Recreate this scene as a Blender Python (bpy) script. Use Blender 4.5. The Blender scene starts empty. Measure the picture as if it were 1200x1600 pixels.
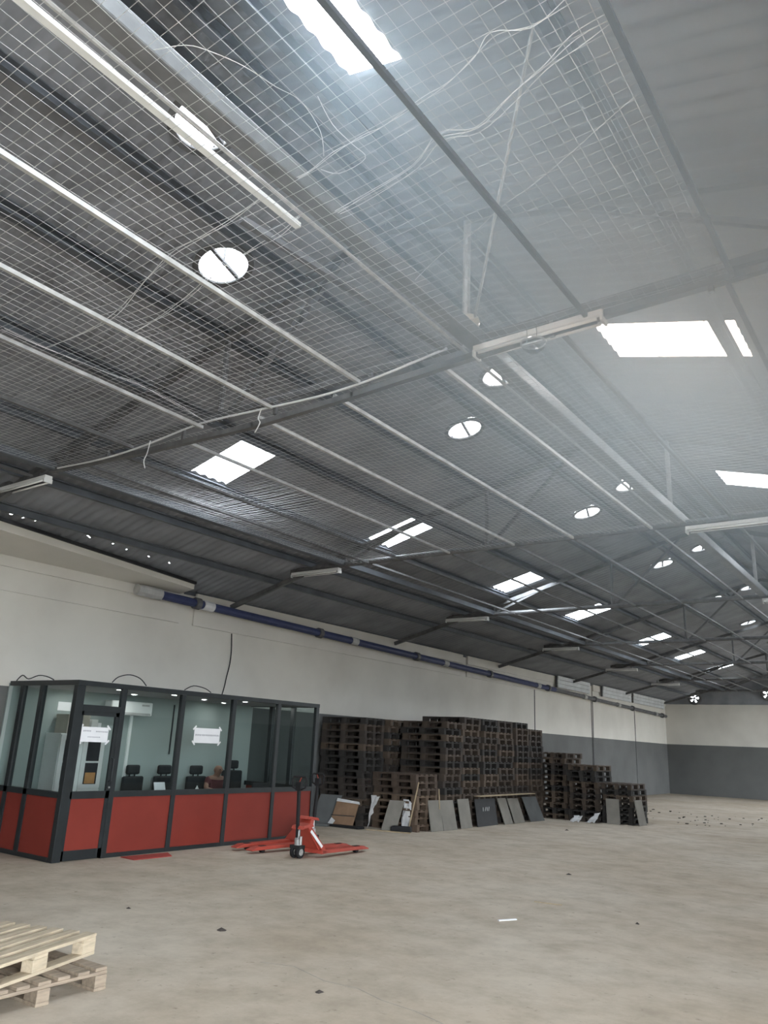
import bpy, bmesh, math, random
from mathutils import Vector, Matrix
random.seed(7)
scene = bpy.context.scene
COL = scene.collection

# ------------------------------------------------------------------ camera
EYE = 1.75
R_ = ((0.813189, -0.134003, -0.566358), (0.580357, 0.258155, 0.772373), (0.042707, -0.956770, 0.287694))
cam_d = bpy.data.cameras.new('camera'); cam = bpy.data.objects.new('camera', cam_d); COL.objects.link(cam)
cam_d.sensor_fit = 'VERTICAL'; cam_d.sensor_height = 36.0; cam_d.lens = 1207.0 / 1600.0 * 36.0
cam_d.clip_start = 0.05; cam_d.clip_end = 400
cam.matrix_world = Matrix(((R_[0][0], -R_[0][1], -R_[0][2], 0), (R_[1][0], -R_[1][1], -R_[1][2], 0),
                           (R_[2][0], -R_[2][1], -R_[2][2], EYE), (0, 0, 0, 1)))
scene.camera = cam

# ------------------------------------------------------------------ world (overcast sky), exposure
w = bpy.data.worlds.new('overcast_sky'); scene.world = w; w.use_nodes = True
bg = w.node_tree.nodes['Background']; bg.inputs[0].default_value = (0.88, 0.95, 1.0, 1); bg.inputs[1].default_value = 6.0
vs = scene.view_settings
vs.view_transform = 'Standard'; vs.look = 'None'; vs.gamma = 1.0; vs.use_curve_mapping = False
vs.exposure = 2.5
cy = scene.cycles
cy.max_bounces = 10; cy.diffuse_bounces = 6; cy.glossy_bounces = 3; cy.transmission_bounces = 4
cy.transparent_max_bounces = 24; cy.volume_bounces = 1
cy.sample_clamp_indirect = 6.0; cy.caustics_reflective = False; cy.caustics_refractive = False
cy.use_denoising = True

# ------------------------------------------------------------------ layout constants
XL, XR = -12.2, 4.4            # side walls
YF, YB = -6.0, 42.0            # end walls
XRIDGE = -3.9; SLOPE = 0.272; ZRIDGE = 4.7 + SLOPE * (XRIDGE + 11.6)
def roofz(x): return ZRIDGE - SLOPE * abs(x - XRIDGE)
CH = 5.0                       # bottom chord height
TRUSS_Y = [5.17 + 6.05 * k for k in range(7)]
SPLIT = 2.38
ORD = ['first', 'second', 'third', 'fourth', 'fifth', 'sixth', 'seventh', 'eighth', 'ninth', 'tenth', 'eleventh', 'twelfth',
       'thirteenth', 'fourteenth', 'fifteenth', 'sixteenth', 'seventeenth', 'eighteenth']

def portal(name, size_x, size_y, mw):
    d = bpy.data.lights.new(name, 'AREA'); d.shape = 'RECTANGLE'; d.size = size_x; d.size_y = size_y
    d.cycles.is_portal = True
    o = bpy.data.objects.new(name, d); COL.objects.link(o); o.matrix_world = mw
    return o
# daylight openings of the hall (portals only guide sampling of the sky)
DOORS = [(-3.6, 2.4, 4.0), (34.6, 39.6, 4.0)]        # right wall: y0, y1, height
for (a, b, h) in DOORS:
    portal('daylight_portal', h, b - a, Matrix.Translation((XR + 0.02, (a + b) / 2, h / 2)) @ Matrix.Rotation(math.pi / 2, 4, 'Y'))
SKY_L = [(6.98, 7.67), (11.33, 12.05), (16.40, 17.15), (20.80, 21.70), (26.75, 27.65), (31.5, 32.3), (36.2, 37.0)]
SKY_R = [(0.30, 1.50), (2.20, 3.50), (7.75, 8.6), (13.4, 14.15), (18.8, 19.6), (24.2, 25.0), (29.6, 30.4), (35.0, 35.8)]  # first right-hand sheet is out of view, added to brighten haze and floor
SLX = (-8.68, -7.60); SRX = (-2.80, -1.30); SRX0 = (-3.08, -2.58)     # the nearest right-hand sheet is a narrow strip
for (xs, ys, sgn) in [(SLX, SKY_L, 1), (SRX, SKY_R, -1)]:
    for (a, b) in ys:
        if (a, b) == SKY_R[1]: x0_, x1_ = SRX0
        else: x0_, x1_ = xs
        xm = (x0_ + x1_) / 2
        portal('skylight_portal', (x1_ - x0_) * 1.03, b - a,
               Matrix.Translation((xm, (a + b) / 2, roofz(xm) + 0.06)) @ Matrix.Rotation(-sgn * math.atan(SLOPE), 4, 'Y'))

# ------------------------------------------------------------------ material helpers
MATS = {}
def mat(name, col, rough=0.7, metal=0.0, var=0.12, scale=6.0, bump=0.0, bscale=40.0, spec=0.3, detail=4.0, stretch=None):
    if name in MATS: return MATS[name]
    m = bpy.data.materials.new(name); m.use_nodes = True; nt = m.node_tree; N = nt.nodes; L = nt.links
    b = N['Principled BSDF']; b.inputs['Roughness'].default_value = rough; b.inputs['Metallic'].default_value = metal
    b.inputs['Specular IOR Level'].default_value = spec
    tc = N.new('ShaderNodeTexCoord'); src = tc.outputs['Object']
    if stretch:
        mp = N.new('ShaderNodeMapping'); mp.inputs['Scale'].default_value = stretch; L.new(src, mp.inputs[0]); src = mp.outputs[0]
    nz = N.new('ShaderNodeTexNoise'); nz.inputs['Scale'].default_value = scale; nz.inputs['Detail'].default_value = detail
    L.new(src, nz.inputs['Vector'])
    cr = N.new('ShaderNodeValToRGB')
    cr.color_ramp.elements[0].position = 0.3; cr.color_ramp.elements[1].position = 0.7
    cr.color_ramp.elements[0].color = tuple(c * (1 - var) for c in col) + (1,)
    cr.color_ramp.elements[1].color = tuple(min(1, c * (1 + var)) for c in col) + (1,)
    L.new(nz.outputs['Fac'], cr.inputs[0]); L.new(cr.outputs[0], b.inputs['Base Color'])
    if bump:
        n2 = N.new('ShaderNodeTexNoise'); n2.inputs['Scale'].default_value = bscale; L.new(src, n2.inputs['Vector'])
        bp = N.new('ShaderNodeBump'); bp.inputs['Strength'].default_value = bump; bp.inputs['Distance'].default_value = 0.02
        L.new(n2.outputs['Fac'], bp.inputs['Height']); L.new(bp.outputs[0], b.inputs['Normal'])
    MATS[name] = m; return m

def floor_mat():
    m = bpy.data.materials.new('concrete_floor'); m.use_nodes = True; nt = m.node_tree; N = nt.nodes; L = nt.links
    b = N['Principled BSDF']; b.inputs['Roughness'].default_value = 0.8; b.inputs['Specular IOR Level'].default_value = 0.08
    tc = N.new('ShaderNodeTexCoord')
    def noise(s, d=6, rough=0.6):
        n = N.new('ShaderNodeTexNoise'); n.inputs['Scale'].default_value = s; n.inputs['Detail'].default_value = d
        n.inputs['Roughness'].default_value = rough; L.new(tc.outputs['Object'], n.inputs['Vector']); return n.outputs['Fac']
    def ramp(f, p0, c0, p1, c1):
        r = N.new('ShaderNodeValToRGB'); e = r.color_ramp.elements
        e[0].position = p0; e[0].color = c0 + (1,); e[1].position = p1; e[1].color = c1 + (1,); L.new(f, r.inputs[0]); return r.outputs[0]
    base = ramp(noise(0.35, 4), 0.35, (0.475, 0.395, 0.31), 0.65, (0.585, 0.515, 0.43))
    mott = ramp(noise(2.3, 8, 0.7), 0.32, (0.76, 0.75, 0.73), 0.6, (1.0, 1.0, 1.0))
    spot = ramp(noise(9.0, 5, 0.65), 0.27, (0.62, 0.6, 0.58), 0.38, (1.0, 1.0, 1.0))
    def mul(a, c):
        x = N.new('ShaderNodeMix'); x.data_type = 'RGBA'; x.blend_type = 'MULTIPLY'; x.inputs[0].default_value = 1.0
        L.new(a, x.inputs[6]); L.new(c, x.inputs[7]); return x.outputs[2]
    L.new(mul(mul(base, mott), spot), b.inputs['Base Color'])
    bp = N.new('ShaderNodeBump'); bp.inputs['Strength'].default_value = 0.15; bp.inputs['Distance'].default_value = 0.01
    L.new(noise(14, 6), bp.inputs['Height']); L.new(bp.outputs[0], b.inputs['Normal'])
    return m
def wall_mat():
    m = bpy.data.materials.new('two_tone_wall_paint'); m.use_nodes = True; nt = m.node_tree; N = nt.nodes; L = nt.links
    b = N['Principled BSDF']; b.inputs['Roughness'].default_value = 0.75; b.inputs['Specular IOR Level'].default_value = 0.2
    g = N.new('ShaderNodeNewGeometry'); sp = N.new('ShaderNodeSeparateXYZ'); L.new(g.outputs['Position'], sp.inputs[0])
    gt = N.new('ShaderNodeMath'); gt.operation = 'GREATER_THAN'; gt.inputs[1].default_value = SPLIT; L.new(sp.outputs[2], gt.inputs[0])
    nz = N.new('ShaderNodeTexNoise'); nz.inputs['Scale'].default_value = 0.8; nz.inputs['Detail'].default_value = 6
    L.new(g.outputs['Position'], nz.inputs['Vector'])
    def rp(c0, c1):
        r = N.new('ShaderNodeValToRGB'); e = r.color_ramp.elements; e[0].position = 0.3; e[1].position = 0.65
        e[0].color = c0 + (1,); e[1].color = c1 + (1,); L.new(nz.outputs['Fac'], r.inputs[0]); return r.outputs[0]
    x = N.new('ShaderNodeMix'); x.data_type = 'RGBA'; L.new(gt.outputs[0], x.inputs[0])
    L.new(rp((0.118, 0.12, 0.118), (0.148, 0.15, 0.147)), x.inputs[6]); L.new(rp((0.57, 0.545, 0.50), (0.65, 0.625, 0.575)), x.inputs[7])
    L.new(x.outputs[2], b.inputs['Base Color']); return m
def glass_mat(name, tint, gloss=0.9):
    m = bpy.data.materials.new(name); m.use_nodes = True; nt = m.node_tree; N = nt.nodes; L = nt.links
    for n in list(N): N.remove(n)
    out = N.new('ShaderNodeOutputMaterial'); t = N.new('ShaderNodeBsdfTransparent'); t.inputs[0].default_value = tint + (1,)
    gl = N.new('ShaderNodeBsdfGlossy'); gl.inputs['Roughness'].default_value = 0.02
    fr = N.new('ShaderNodeFresnel'); fr.inputs[0].default_value = 1.5
    ge = N.new('ShaderNodeNewGeometry'); iv = N.new('ShaderNodeMath'); iv.operation = 'SUBTRACT'; iv.inputs[0].default_value = 1.0; L.new(ge.outputs['Backfacing'], iv.inputs[1])
    ml = N.new('ShaderNodeMath'); ml.operation = 'MULTIPLY'; L.new(fr.outputs[0], ml.inputs[0]); L.new(iv.outputs[0], ml.inputs[1])
    mx = N.new('ShaderNodeMixShader'); L.new(ml.outputs[0], mx.inputs[0]); L.new(t.outputs[0], mx.inputs[1]); L.new(gl.outputs[0], mx.inputs[2])
    L.new(mx.outputs[0], out.inputs[0]); return m
def sheet_mat(name, tint, tr):
    m = bpy.data.materials.new(name); m.use_nodes = True; nt = m.node_tree; N = nt.nodes; L = nt.links
    for n in list(N): N.remove(n)
    out = N.new('ShaderNodeOutputMaterial'); t = N.new('ShaderNodeBsdfTransparent'); t.inputs[0].default_value = tint + (1,)
    d = N.new('ShaderNodeBsdfDiffuse'); d.inputs[0].default_value = (0.75, 0.77, 0.78, 1)
    mx = N.new('ShaderNodeMixShader'); mx.inputs[0].default_value = 1 - tr
    L.new(t.outputs[0], mx.inputs[1]); L.new(d.outputs[0], mx.inputs[2]); L.new(mx.outputs[0], out.inputs[0]); return m
def emit_mat(name, col, s):
    m = bpy.data.materials.new(name); m.use_nodes = True; b = m.node_tree.nodes['Principled BSDF']
    b.inputs['Base Color'].default_value = (0.8, 0.8, 0.8, 1); b.inputs['Emission Color'].default_value = col + (1,)
    b.inputs['Emission Strength'].default_value = s; return m

M = dict(
    floor=floor_mat(), wall=wall_mat(),
    roof=mat('roof_sheet', (0.235, 0.245, 0.268), 0.55, 0.0, 0.2, 1.6, spec=0.35),
    purlin=mat('purlin_paint', (0.10, 0.11, 0.125), 0.6, 0.0, 0.2, 3),
    steel=mat('truss_steel', (0.115, 0.115, 0.118), 0.55, 0.0, 0.25, 8),
    rail=mat('rail_steel', (0.42, 0.42, 0.42), 0.45, 0.2, 0.22, 9),
    railpale=mat('lit_rail', (0.44, 0.44, 0.43), 0.5, 0.1, 0.2, 9),
    beam=mat('tie_beam_steel', (0.17, 0.175, 0.182), 0.5, 0.1, 0.2, 5),
    pale=mat('pale_batten', (0.72, 0.73, 0.73), 0.5, 0, 0.06, 6),
    tube=mat('lamp_tube', (0.85, 0.86, 0.86), 0.25, 0, 0.03, 6, spec=0.5),
    net=mat('net_wire', (0.55, 0.56, 0.57), 0.45, 0.0, 0.12, 4),
    wire=mat('loose_wire', (0.70, 0.71, 0.72), 0.4, 0.0, 0.1, 6),
    dark=mat('dark_frame', (0.020, 0.024, 0.026), 0.45, 0.0, 0.15, 5, spec=0.4),
    black=mat('black_rubber', (0.018, 0.018, 0.02), 0.6, 0, 0.2, 8),
    red=mat('red_panel', (0.215, 0.036, 0.026), 0.55, 0, 0.06, 2, spec=0.18),
    jack=mat('jack_red', (0.44, 0.070, 0.048), 0.42, 0, 0.1, 6, spec=0.4),
    matred=mat('mat_red', (0.35, 0.06, 0.05), 0.8, 0, 0.15, 12),
    chrome=mat('worn_chrome', (0.55, 0.56, 0.57), 0.3, 0.7, 0.1, 10),
    white=mat('white_enamel', (0.72, 0.73, 0.72), 0.5, 0, 0.05, 4),
    paper=mat('white_paper', (0.80, 0.80, 0.82), 0.8, 0, 0.03, 5),
    ink=mat('grey_ink', (0.34, 0.34, 0.38), 0.8, 0, 0.1, 30),
    inner=mat('office_wall', (0.33, 0.375, 0.365), 0.8, 0, 0.04, 2),
    oceil=mat('office_ceiling', (0.42, 0.43, 0.45), 0.8, 0, 0.05, 2),
    blue=mat('blue_pipe', (0.035, 0.045, 0.11), 0.5, 0, 0.2, 4),
    greypipe=mat('grey_pipe', (0.40, 0.40, 0.39), 0.6, 0, 0.15, 6),
    darkpipe=mat('dark_gutter', (0.12, 0.12, 0.125), 0.6, 0, 0.2, 6),
    fascia=mat('pale_fascia', (0.55, 0.57, 0.58), 0.6, 0, 0.1, 3),
    skin=mat('skin', (0.26, 0.15, 0.11), 0.55, 0, 0.08, 8),
    shirt=mat('maroon_shirt', (0.10, 0.035, 0.038), 0.85, 0, 0.15, 14),
    trouser=mat('dark_trousers', (0.03, 0.03, 0.035), 0.85, 0, 0.15, 14),
    desk=mat('dark_desk', (0.05, 0.045, 0.042), 0.5, 0, 0.15, 5),
    chair=mat('black_upholstery', (0.02, 0.022, 0.024), 0.6, 0, 0.2, 10),
    glass=glass_mat('office_glass', (0.86, 0.90, 0.90)),
    darkglass=mat('cabinet_glass', (0.05, 0.05, 0.055), 0.15, 0, 0.1, 3, spec=0.6),
    sky=sheet_mat('translucent_sheet', (0.96, 0.98, 1.0), 0.8),
    foil=mat('vent_aluminium', (0.75, 0.76, 0.77), 0.35, 0.4, 0.08, 6),
    amber=mat('amber_goods', (0.52, 0.27, 0.11), 0.7, 0, 0.2, 8),
    beige=mat('beige_box', (0.48, 0.44, 0.38), 0.8, 0, 0.08, 6),
    cardboard=mat('cardboard', (0.26, 0.165, 0.105), 0.85, 0, 0.15, 6),
    board=mat('grey_fibre_board', (0.24, 0.225, 0.20), 0.85, 0, 0.12, 3, bump=0.1),
    board2=mat('dark_grey_board', (0.13, 0.135, 0.135), 0.85, 0, 0.12, 3),
    plastic=mat('white_plastic_film', (0.66, 0.66, 0.67), 0.4, 0, 0.1, 7),
    pole=mat('bare_timber', (0.42, 0.33, 0.22), 0.75, 0, 0.15, 10),
    dome=mat('beige_lamp_glass', (0.50, 0.46, 0.38), 0.25, 0, 0.08, 6, spec=0.5),
    woodA=mat('fresh_timber', (0.50, 0.415, 0.305), 0.75, 0, 0.2, 5, bump=0.15, stretch=(1, 6, 6)),
    woodB=mat('weathered_timber', (0.29, 0.23, 0.175), 0.8, 0, 0.25, 5, bump=0.15, stretch=(6, 1, 6)),
    debris=mat('dark_debris', (0.06, 0.05, 0.045), 0.9, 0, 0.2, 20),
    crack=mat('floor_joint', (0.34, 0.31, 0.27), 0.9, 0, 0.2, 8),
    downlight=emit_mat('downlight_glow', (1.0, 0.98, 0.94), 30.0),
)
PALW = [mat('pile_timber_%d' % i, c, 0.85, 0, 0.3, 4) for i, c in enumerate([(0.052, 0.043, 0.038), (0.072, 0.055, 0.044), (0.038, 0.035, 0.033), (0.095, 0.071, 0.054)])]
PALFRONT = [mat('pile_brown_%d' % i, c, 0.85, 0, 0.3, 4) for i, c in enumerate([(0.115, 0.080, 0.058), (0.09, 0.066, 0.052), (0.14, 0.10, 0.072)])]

# ------------------------------------------------------------------ geometry helpers
class MB:
    def __init__(s): s.v = []; s.f = []
    def quad(s, *p):
        i = len(s.v); s.v += [tuple(q) for q in p]; s.f.append(tuple(range(i, i + len(p)))); return s
    def box(s, x0, x1, y0, y1, z0, z1):
        i = len(s.v)
        s.v += [(x0, y0, z0), (x1, y0, z0), (x1, y1, z0), (x0, y1, z0), (x0, y0, z1), (x1, y0, z1), (x1, y1, z1), (x0, y1, z1)]
        s.f += [tuple(i + k for k in q) for q in ((0, 3, 2, 1), (4, 5, 6, 7), (0, 1, 5, 4), (1, 2, 6, 5), (2, 3, 7, 6), (3, 0, 4, 7))]
        return s
    def bar(s, a, b, wd, ht=None, up=(0, 0, 1)):
        """rectangular bar from a to b, wd across, ht along up"""
        ht = wd if ht is None else ht
        a = Vector(a); b = Vector(b); d = (b - a).normalized(); u = Vector(up)
        if abs(d.dot(u)) > 0.98: u = Vector((1, 0, 0))
        r = d.cross(u).normalized(); u = r.cross(d).normalized(); i = len(s.v)
        for p in (a, b):
            for (sx, sz) in ((-1, -1), (1, -1), (1, 1), (-1, 1)):
                s.v.append(tuple(p + r * (sx * wd / 2) + u * (sz * ht / 2)))
        s.f += [tuple(i + k for k in q) for q in ((3, 2, 1, 0), (4, 5, 6, 7), (0, 1, 5, 4), (1, 2, 6, 5), (2, 3, 7, 6), (3, 0, 4, 7))]
        return s
    def tube(s, pts, r, n=8, cap=True):
        pts = [Vector(p) for p in pts]; i0 = len(s.v); rr = r if isinstance(r, (list, tuple)) else [r] * len(pts); prev = None
        for k, p in enumerate(pts):
            d = (pts[min(k + 1, len(pts) - 1)] - pts[max(k - 1, 0)]).normalized()
            if prev is None:
                u = Vector((0, 0, 1)) if abs(d.z) < 0.9 else Vector((1, 0, 0))
            else: u = prev
            x = d.cross(u).normalized(); u = x.cross(d).normalized(); prev = u
            for j in range(n):
                a = 2 * math.pi * j / n; s.v.append(tuple(p + (x * math.cos(a) + u * math.sin(a)) * rr[k]))
        for k in range(len(pts) - 1):
            for j in range(n):
                a = i0 + k * n + j; b = i0 + k * n + (j + 1) % n
                s.f.append((a, b, b + n, a + n))
        if cap:
            s.f.append(tuple(i0 + j for j in reversed(range(n)))); e = i0 + (len(pts) - 1) * n; s.f.append(tuple(e + j for j in range(n)))
        return s
    def lathe(s, prof, c=(0, 0, 0), n=20, axis='Z'):
        i0 = len(s.v); c = Vector(c)
        for (r, z) in prof:
            for j in range(n):
                a = 2 * math.pi * j / n
                p = (r * math.cos(a), r * math.sin(a), z)
                if axis == 'Y': p = (p[0], p[2], p[1])
                if axis == 'X': p = (p[2], p[0], p[1])
                s.v.append(tuple(c + Vector(p)))
        for k in range(len(prof) - 1):
            for j in range(n):
                a = i0 + k * n + j; b = i0 + k * n + (j + 1) % n; s.f.append((a, b, b + n, a + n))
        return s
    def prism(s, poly, axis, t0, t1):
        """poly of 2D points extruded along axis ('X','Y','Z')"""
        def P(p, t): return {'X': (t, p[0], p[1]), 'Y': (p[0], t, p[1]), 'Z': (p[0], p[1], t)}[axis]
        i = len(s.v); n = len(poly); s.v += [P(p, t0) for p in poly] + [P(p, t1) for p in poly]
        s.f.append(tuple(i + k for k in reversed(range(n)))); s.f.append(tuple(i + n + k for k in range(n)))
        for k in range(n): s.f.append((i + k, i + (k + 1) % n, i + n + (k + 1) % n, i + n + k))
        return s
    def build(s, name, m, parent=None, smooth=False, bevel=0.0):
        me = bpy.data.meshes.new(name); me.from_pydata(s.v, [], s.f); me.validate()
        bm = bmesh.new(); bm.from_mesh(me); bmesh.ops.recalc_face_normals(bm, faces=bm.faces); bm.to_mesh(me); bm.free()
        o = bpy.data.objects.new(name, me); COL.objects.link(o); me.materials.append(m)
        if smooth:
            for p in me.polygons: p.use_smooth = True
        if bevel:
            b = o.modifiers.new('bevel', 'BEVEL'); b.width = bevel; b.segments = 2; b.limit_method = 'ANGLE'
        if parent is not None: o.parent = parent
        return o
def empty(name, loc=(0, 0, 0), rz=0.0):
    o = bpy.data.objects.new(name, None); COL.objects.link(o); o.location = loc; o.rotation_euler = (0, 0, rz); o.empty_display_size = 0.1
    return o
def tag(o, label, cat, group=None, kind=None):
    o['label'] = label; o['category'] = cat
    if group: o['group'] = group
    if kind: o['kind'] = kind
    return o
def struct(o, label=None, cat=None):
    o['kind'] = 'structure'
    if label: o['label'] = label
    if cat: o['category'] = cat
    return o
def link_copy(o, parent=None):
    c = o.copy(); COL.objects.link(c); c.parent = parent
    for ch in o.children: link_copy(ch, c)
    return c

# ================================================================== STRUCTURE
struct(MB().box(-90, 90, -90, 130, -0.3, -0.06).build('ground', mat('yard_ground', (0.32, 0.31, 0.29), 0.9)), 'plain concrete yard outside the hall', 'ground')
fl = struct(MB().box(XL - 0.2, XR + 0.2, YF - 0.2, YB + 0.2, -0.25, 0.0).build('floor', M['floor']), 'dusty grey beige concrete hall floor', 'floor')
# ---- walls
wl = struct(MB().box(XL - 0.25, XL, YF, YB, 0, 4.53).build('wall_left', M['wall']), 'long left wall painted white above and grey below', 'wall')
wb = struct(MB().box(XL - 0.25, XR + 0.25, YB, YB + 0.25, 0, 4.36).build('wall_back', M['wall']), 'far end wall painted white above and grey below', 'wall')
# gable above the end wall, with two round fan openings
FANS = [(-10.68, 4.66, 0.24), (-7.25, 4.86, 0.24)]
g = MB(); xs = [XL]; 
while xs[-1] < XR - 1e-6:
    x = xs[-1]; near = any(abs(x - f[0]) < 0.5 for f in FANS); xs.append(min(XR, x + (0.04 if near or any(abs(x + 0.4 - f[0]) < 0.5 for f in FANS) else 0.4)))
for i in range(len(xs) - 1):
    a, b = xs[i], xs[i + 1]; top = min(roofz(a), roofz(b)) - 0.01
    near = any(abs((a + b) / 2 - f[0]) < 0.45 for f in FANS); zz = [4.36]
    while near and zz[-1] < 5.2: zz.append(zz[-1] + 0.04)
    zz = [z for z in zz if z < top - 0.02] + [top]
    for k in range(len(zz) - 1):
        cx, cz = (a + b) / 2, (zz[k] + zz[k + 1]) / 2
        if any((cx - f[0]) ** 2 + (cz - f[1]) ** 2 < f[2] ** 2 for f in FANS): continue
        g.quad((a, YB + 0.05, zz[k]), (b, YB + 0.05, zz[k]), (b, YB + 0.05, zz[k + 1] if k < len(zz) - 2 else roofz(b) - 0.01), (a, YB + 0.05, zz[k + 1] if k < len(zz) - 2 else roofz(a) - 0.01))
g.build('gable_cladding', M['roof'], wb)
# front and right walls (behind the camera / out of frame), right wall with two open loading doors
struct(MB().box(XL - 0.25, XR + 0.25, YF - 0.25, YF, 0, 6.9).build('wall_front', M['wall']), 'end wall behind the viewer', 'wall')
wr = MB(); edges = [YF] + [v for d in DOORS for v in d[:2]] + [YB]
for i in range(0, len(edges), 2): wr.box(XR, XR + 0.25, edges[i], edges[i + 1], 0, 4.53)
for d in DOORS: wr.box(XR, XR + 0.25, d[0], d[1], d[2], 4.53)
struct(wr.build('wall_right', M['wall']), 'right side wall with two open loading doors', 'wall')

# ---- ring beam panels and details on the left wall (children of the wall)
for (a, b) in [(-5.9, 9.95), (10.3, 21.0), (21.3, 31.5), (31.8, 41.9)]:
    MB().box(XL - 0.01, XL + 0.035, a, b, 3.86, 4.24).build('ring_beam_panel', M['wall'], wl)
    MB().box(XL - 0.01, XL + 0.075, a, b, 4.24, 4.50).build('ring_beam_panel', M['wall'], wl)
# projecting cornice at the near end of the wall, tapering towards the office
co = MB(); cp = [(-6.0, -11.22), (5.5, -11.22), (9.85, -11.72)]
for i, (y, x) in enumerate(cp):
    co.v += [(XL - 0.02, y, 4.40), (x, y, 4.58 - 0.1 * (i == 2)), (x, y, roofz(x) - 0.03), (XL - 0.02, y, roofz(XL) - 0.03)]
for i in range(2):
    for j in range(4): co.f.append((i * 4 + j, i * 4 + (j + 1) % 4, i * 4 + 4 + (j + 1) % 4, i * 4 + 4 + j))
co.f += [(3, 2, 1, 0), (8, 9, 10, 11)]
co.build('cornice', M['wall'], wl)
for (p, q) in zip(cp, cp[1:]): MB().bar((p[1] + 0.03, p[0], roofz(p[1]) - 0.07), (q[1] + 0.03, q[0], roofz(q[1]) - 0.07), 0.05, 0.05).build('eave_trim', M['black'], wl)
for y in (26.25, 31.7, 37.1):
    MB().box(XL, XL + 0.022, y - 0.012, y + 0.012, 0.0 if y > 30 else 2.2, 3.95).build('wall_joint_strip', M['darkpipe'], wl)

# ---- roof of corrugated sheets, skylights, openings
roof = struct(empty('ceiling'), 'corrugated metal pitched roof seen from inside', 'roof')
VENT_L = [4.48, 9.40, 14.30, 19.27, 24.30, 29.2, 34.1]; VENT_R = [3.27, 8.58, 13.82, 19.10, 24.38, 29.6, 34.8]
VENTS = [(-5.45, y) for y in VENT_L] + [(-4.42, y) for y in VENT_R]
VR = 0.26
PIN = [(-11.12, 5.72, .07, .03), (-11.14, 5.92, .04, .02), (-11.15, 6.12, .04, .02), (-11.2, 7.1, .035, .015), (-11.24, 7.6, .035, .015), (-11.26, 7.9, .035, .015), (-11.3, 8.4, .035, .015), (-11.36, 8.9, .035, .015)]
def corr(y): return 0.016 * math.sin(2 * math.pi * y / 0.18)
def roof_piece(name, y0, y1, x0, x1, m, parent, dz=0.0):
    ny = max(2, int(round((y1 - y0) / 0.03))); ys = [y0 + (y1 - y0) * k / ny for k in range(ny + 1)]
    vents = [v for v in VENTS if y0 - 0.35 < v[1] < y1 + 0.35 and x0 < v[0] < x1]
    pins = [p for p in PIN if y0 < p[1] + p[2] and p[1] - p[2] < y1 and x0 < p[0] < x1]
    cuts = {x0, x1}
    for v in vents:
        cuts |= {v[0] + 0.03 * k for k in range(-10, 11)}
    for p in pins: cuts |= {p[0] - p[3] / 2, p[0] + p[3] / 2}
    xs = sorted(cuts); mb = MB()
    for x in xs:
        for y in ys: mb.v.append((x, y, roofz(x) + corr(y) + dz))
    n = len(ys)
    for i in range(len(xs) - 1):
        for j in range(n - 1):
            cx, cyy = (xs[i] + xs[i + 1]) / 2, (ys[j] + ys[j + 1]) / 2
            if any((cx - v[0]) ** 2 + (cyy - v[1]) ** 2 < VR ** 2 for v in vents): continue
            if any(abs(cx - p[0]) < p[3] / 2 and abs(cyy - p[1]) < p[2] / 2 for p in pins): continue
            mb.f.append((i * n + j, i * n + j + 1, (i + 1) * n + j + 1, (i + 1) * n + j))
    return mb.build(name, m, parent, smooth=True)
nwin = 0
for side, (xe0, xe1), (s0, s1), skies in ((0, (XL - 0.4, XRIDGE), SLX, SKY_L), (1, (XRIDGE, XR + 0.4), SRX, SKY_R)):
    ed = [YF] + [v for s in skies for v in s] + [YB + 0.3]
    for i in range(len(ed) - 1):
        a, b = ed[i], ed[i + 1]
        if i % 2 == 1:
            s0, s1 = (SLX, SRX0 if i == 3 else SRX)[side]
            roof_piece('roof_sheet', a, b, xe0, s0 + 0.01, M['roof'], roof); roof_piece('roof_sheet', a, b, s1 - 0.01, xe1, M['roof'], roof)
            nwin += 1
            struct(roof_piece('window_%d' % nwin, a + 0.002, b - 0.002, s0, s1, M['sky'], None, 0.004),
                   'bright translucent skylight sheet, %s from the viewer on the %s roof slope' % (ORD[i // 2], ('left', 'right')[side]), 'skylight')
        else:
            k = max(1, int(math.ceil((b - a) / 0.95)))
            for j in range(k): roof_piece('roof_sheet', a + (b - a) * j / k, a + (b - a) * (j + 1) / k, xe0, xe1, M['roof'], roof)
MB().quad((XRIDGE - 0.3, YF, roofz(XRIDGE - 0.3) + 0.03), (XRIDGE, YF, ZRIDGE + 0.03), (XRIDGE, YB + 0.3, ZRIDGE + 0.03), (XRIDGE - 0.3, YB + 0.3, roofz(XRIDGE - 0.3) + 0.03)) \
    .quad((XRIDGE, YF, ZRIDGE + 0.03), (XRIDGE + 0.3, YF, roofz(XRIDGE + 0.3) + 0.03), (XRIDGE + 0.3, YB + 0.3, roofz(XRIDGE + 0.3) + 0.03), (XRIDGE, YB + 0.3, ZRIDGE + 0.03)).build('ridge_cap', M['roof'], roof)
for xe, s in ((XL, -1), (XR, 1)):
    MB().box(xe - 0.02, xe + 0.02, YF, YB, 4.45, roofz(xe) - 0.005).build('eave_closure', M['purlin'], roof)
# purlins under the sheets
PX = [-10.85, -9.9, -8.72, -7.45, -6.15, -5.02, -4.1, -3.7, -3.25, -1.45, -0.2, 1.0, 2.2, 3.4]
for x in PX:
    wdt = 0.11 if x in (-1.45, -6.15, -7.45, -4.1) else 0.07
    z = roofz(x) - 0.03
    mb = MB(); mb.box(x - wdt / 2, x + wdt / 2, YF, YB, z - 0.012, z); mb.box(x - wdt / 2, x - wdt / 2 + 0.012, YF, YB, z - 0.11, z - 0.012); mb.box(x - wdt / 2, x + wdt / 2, YF, YB, z - 0.122, z - 0.11)
    mb.build('purlin', M['purlin'], roof)

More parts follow.
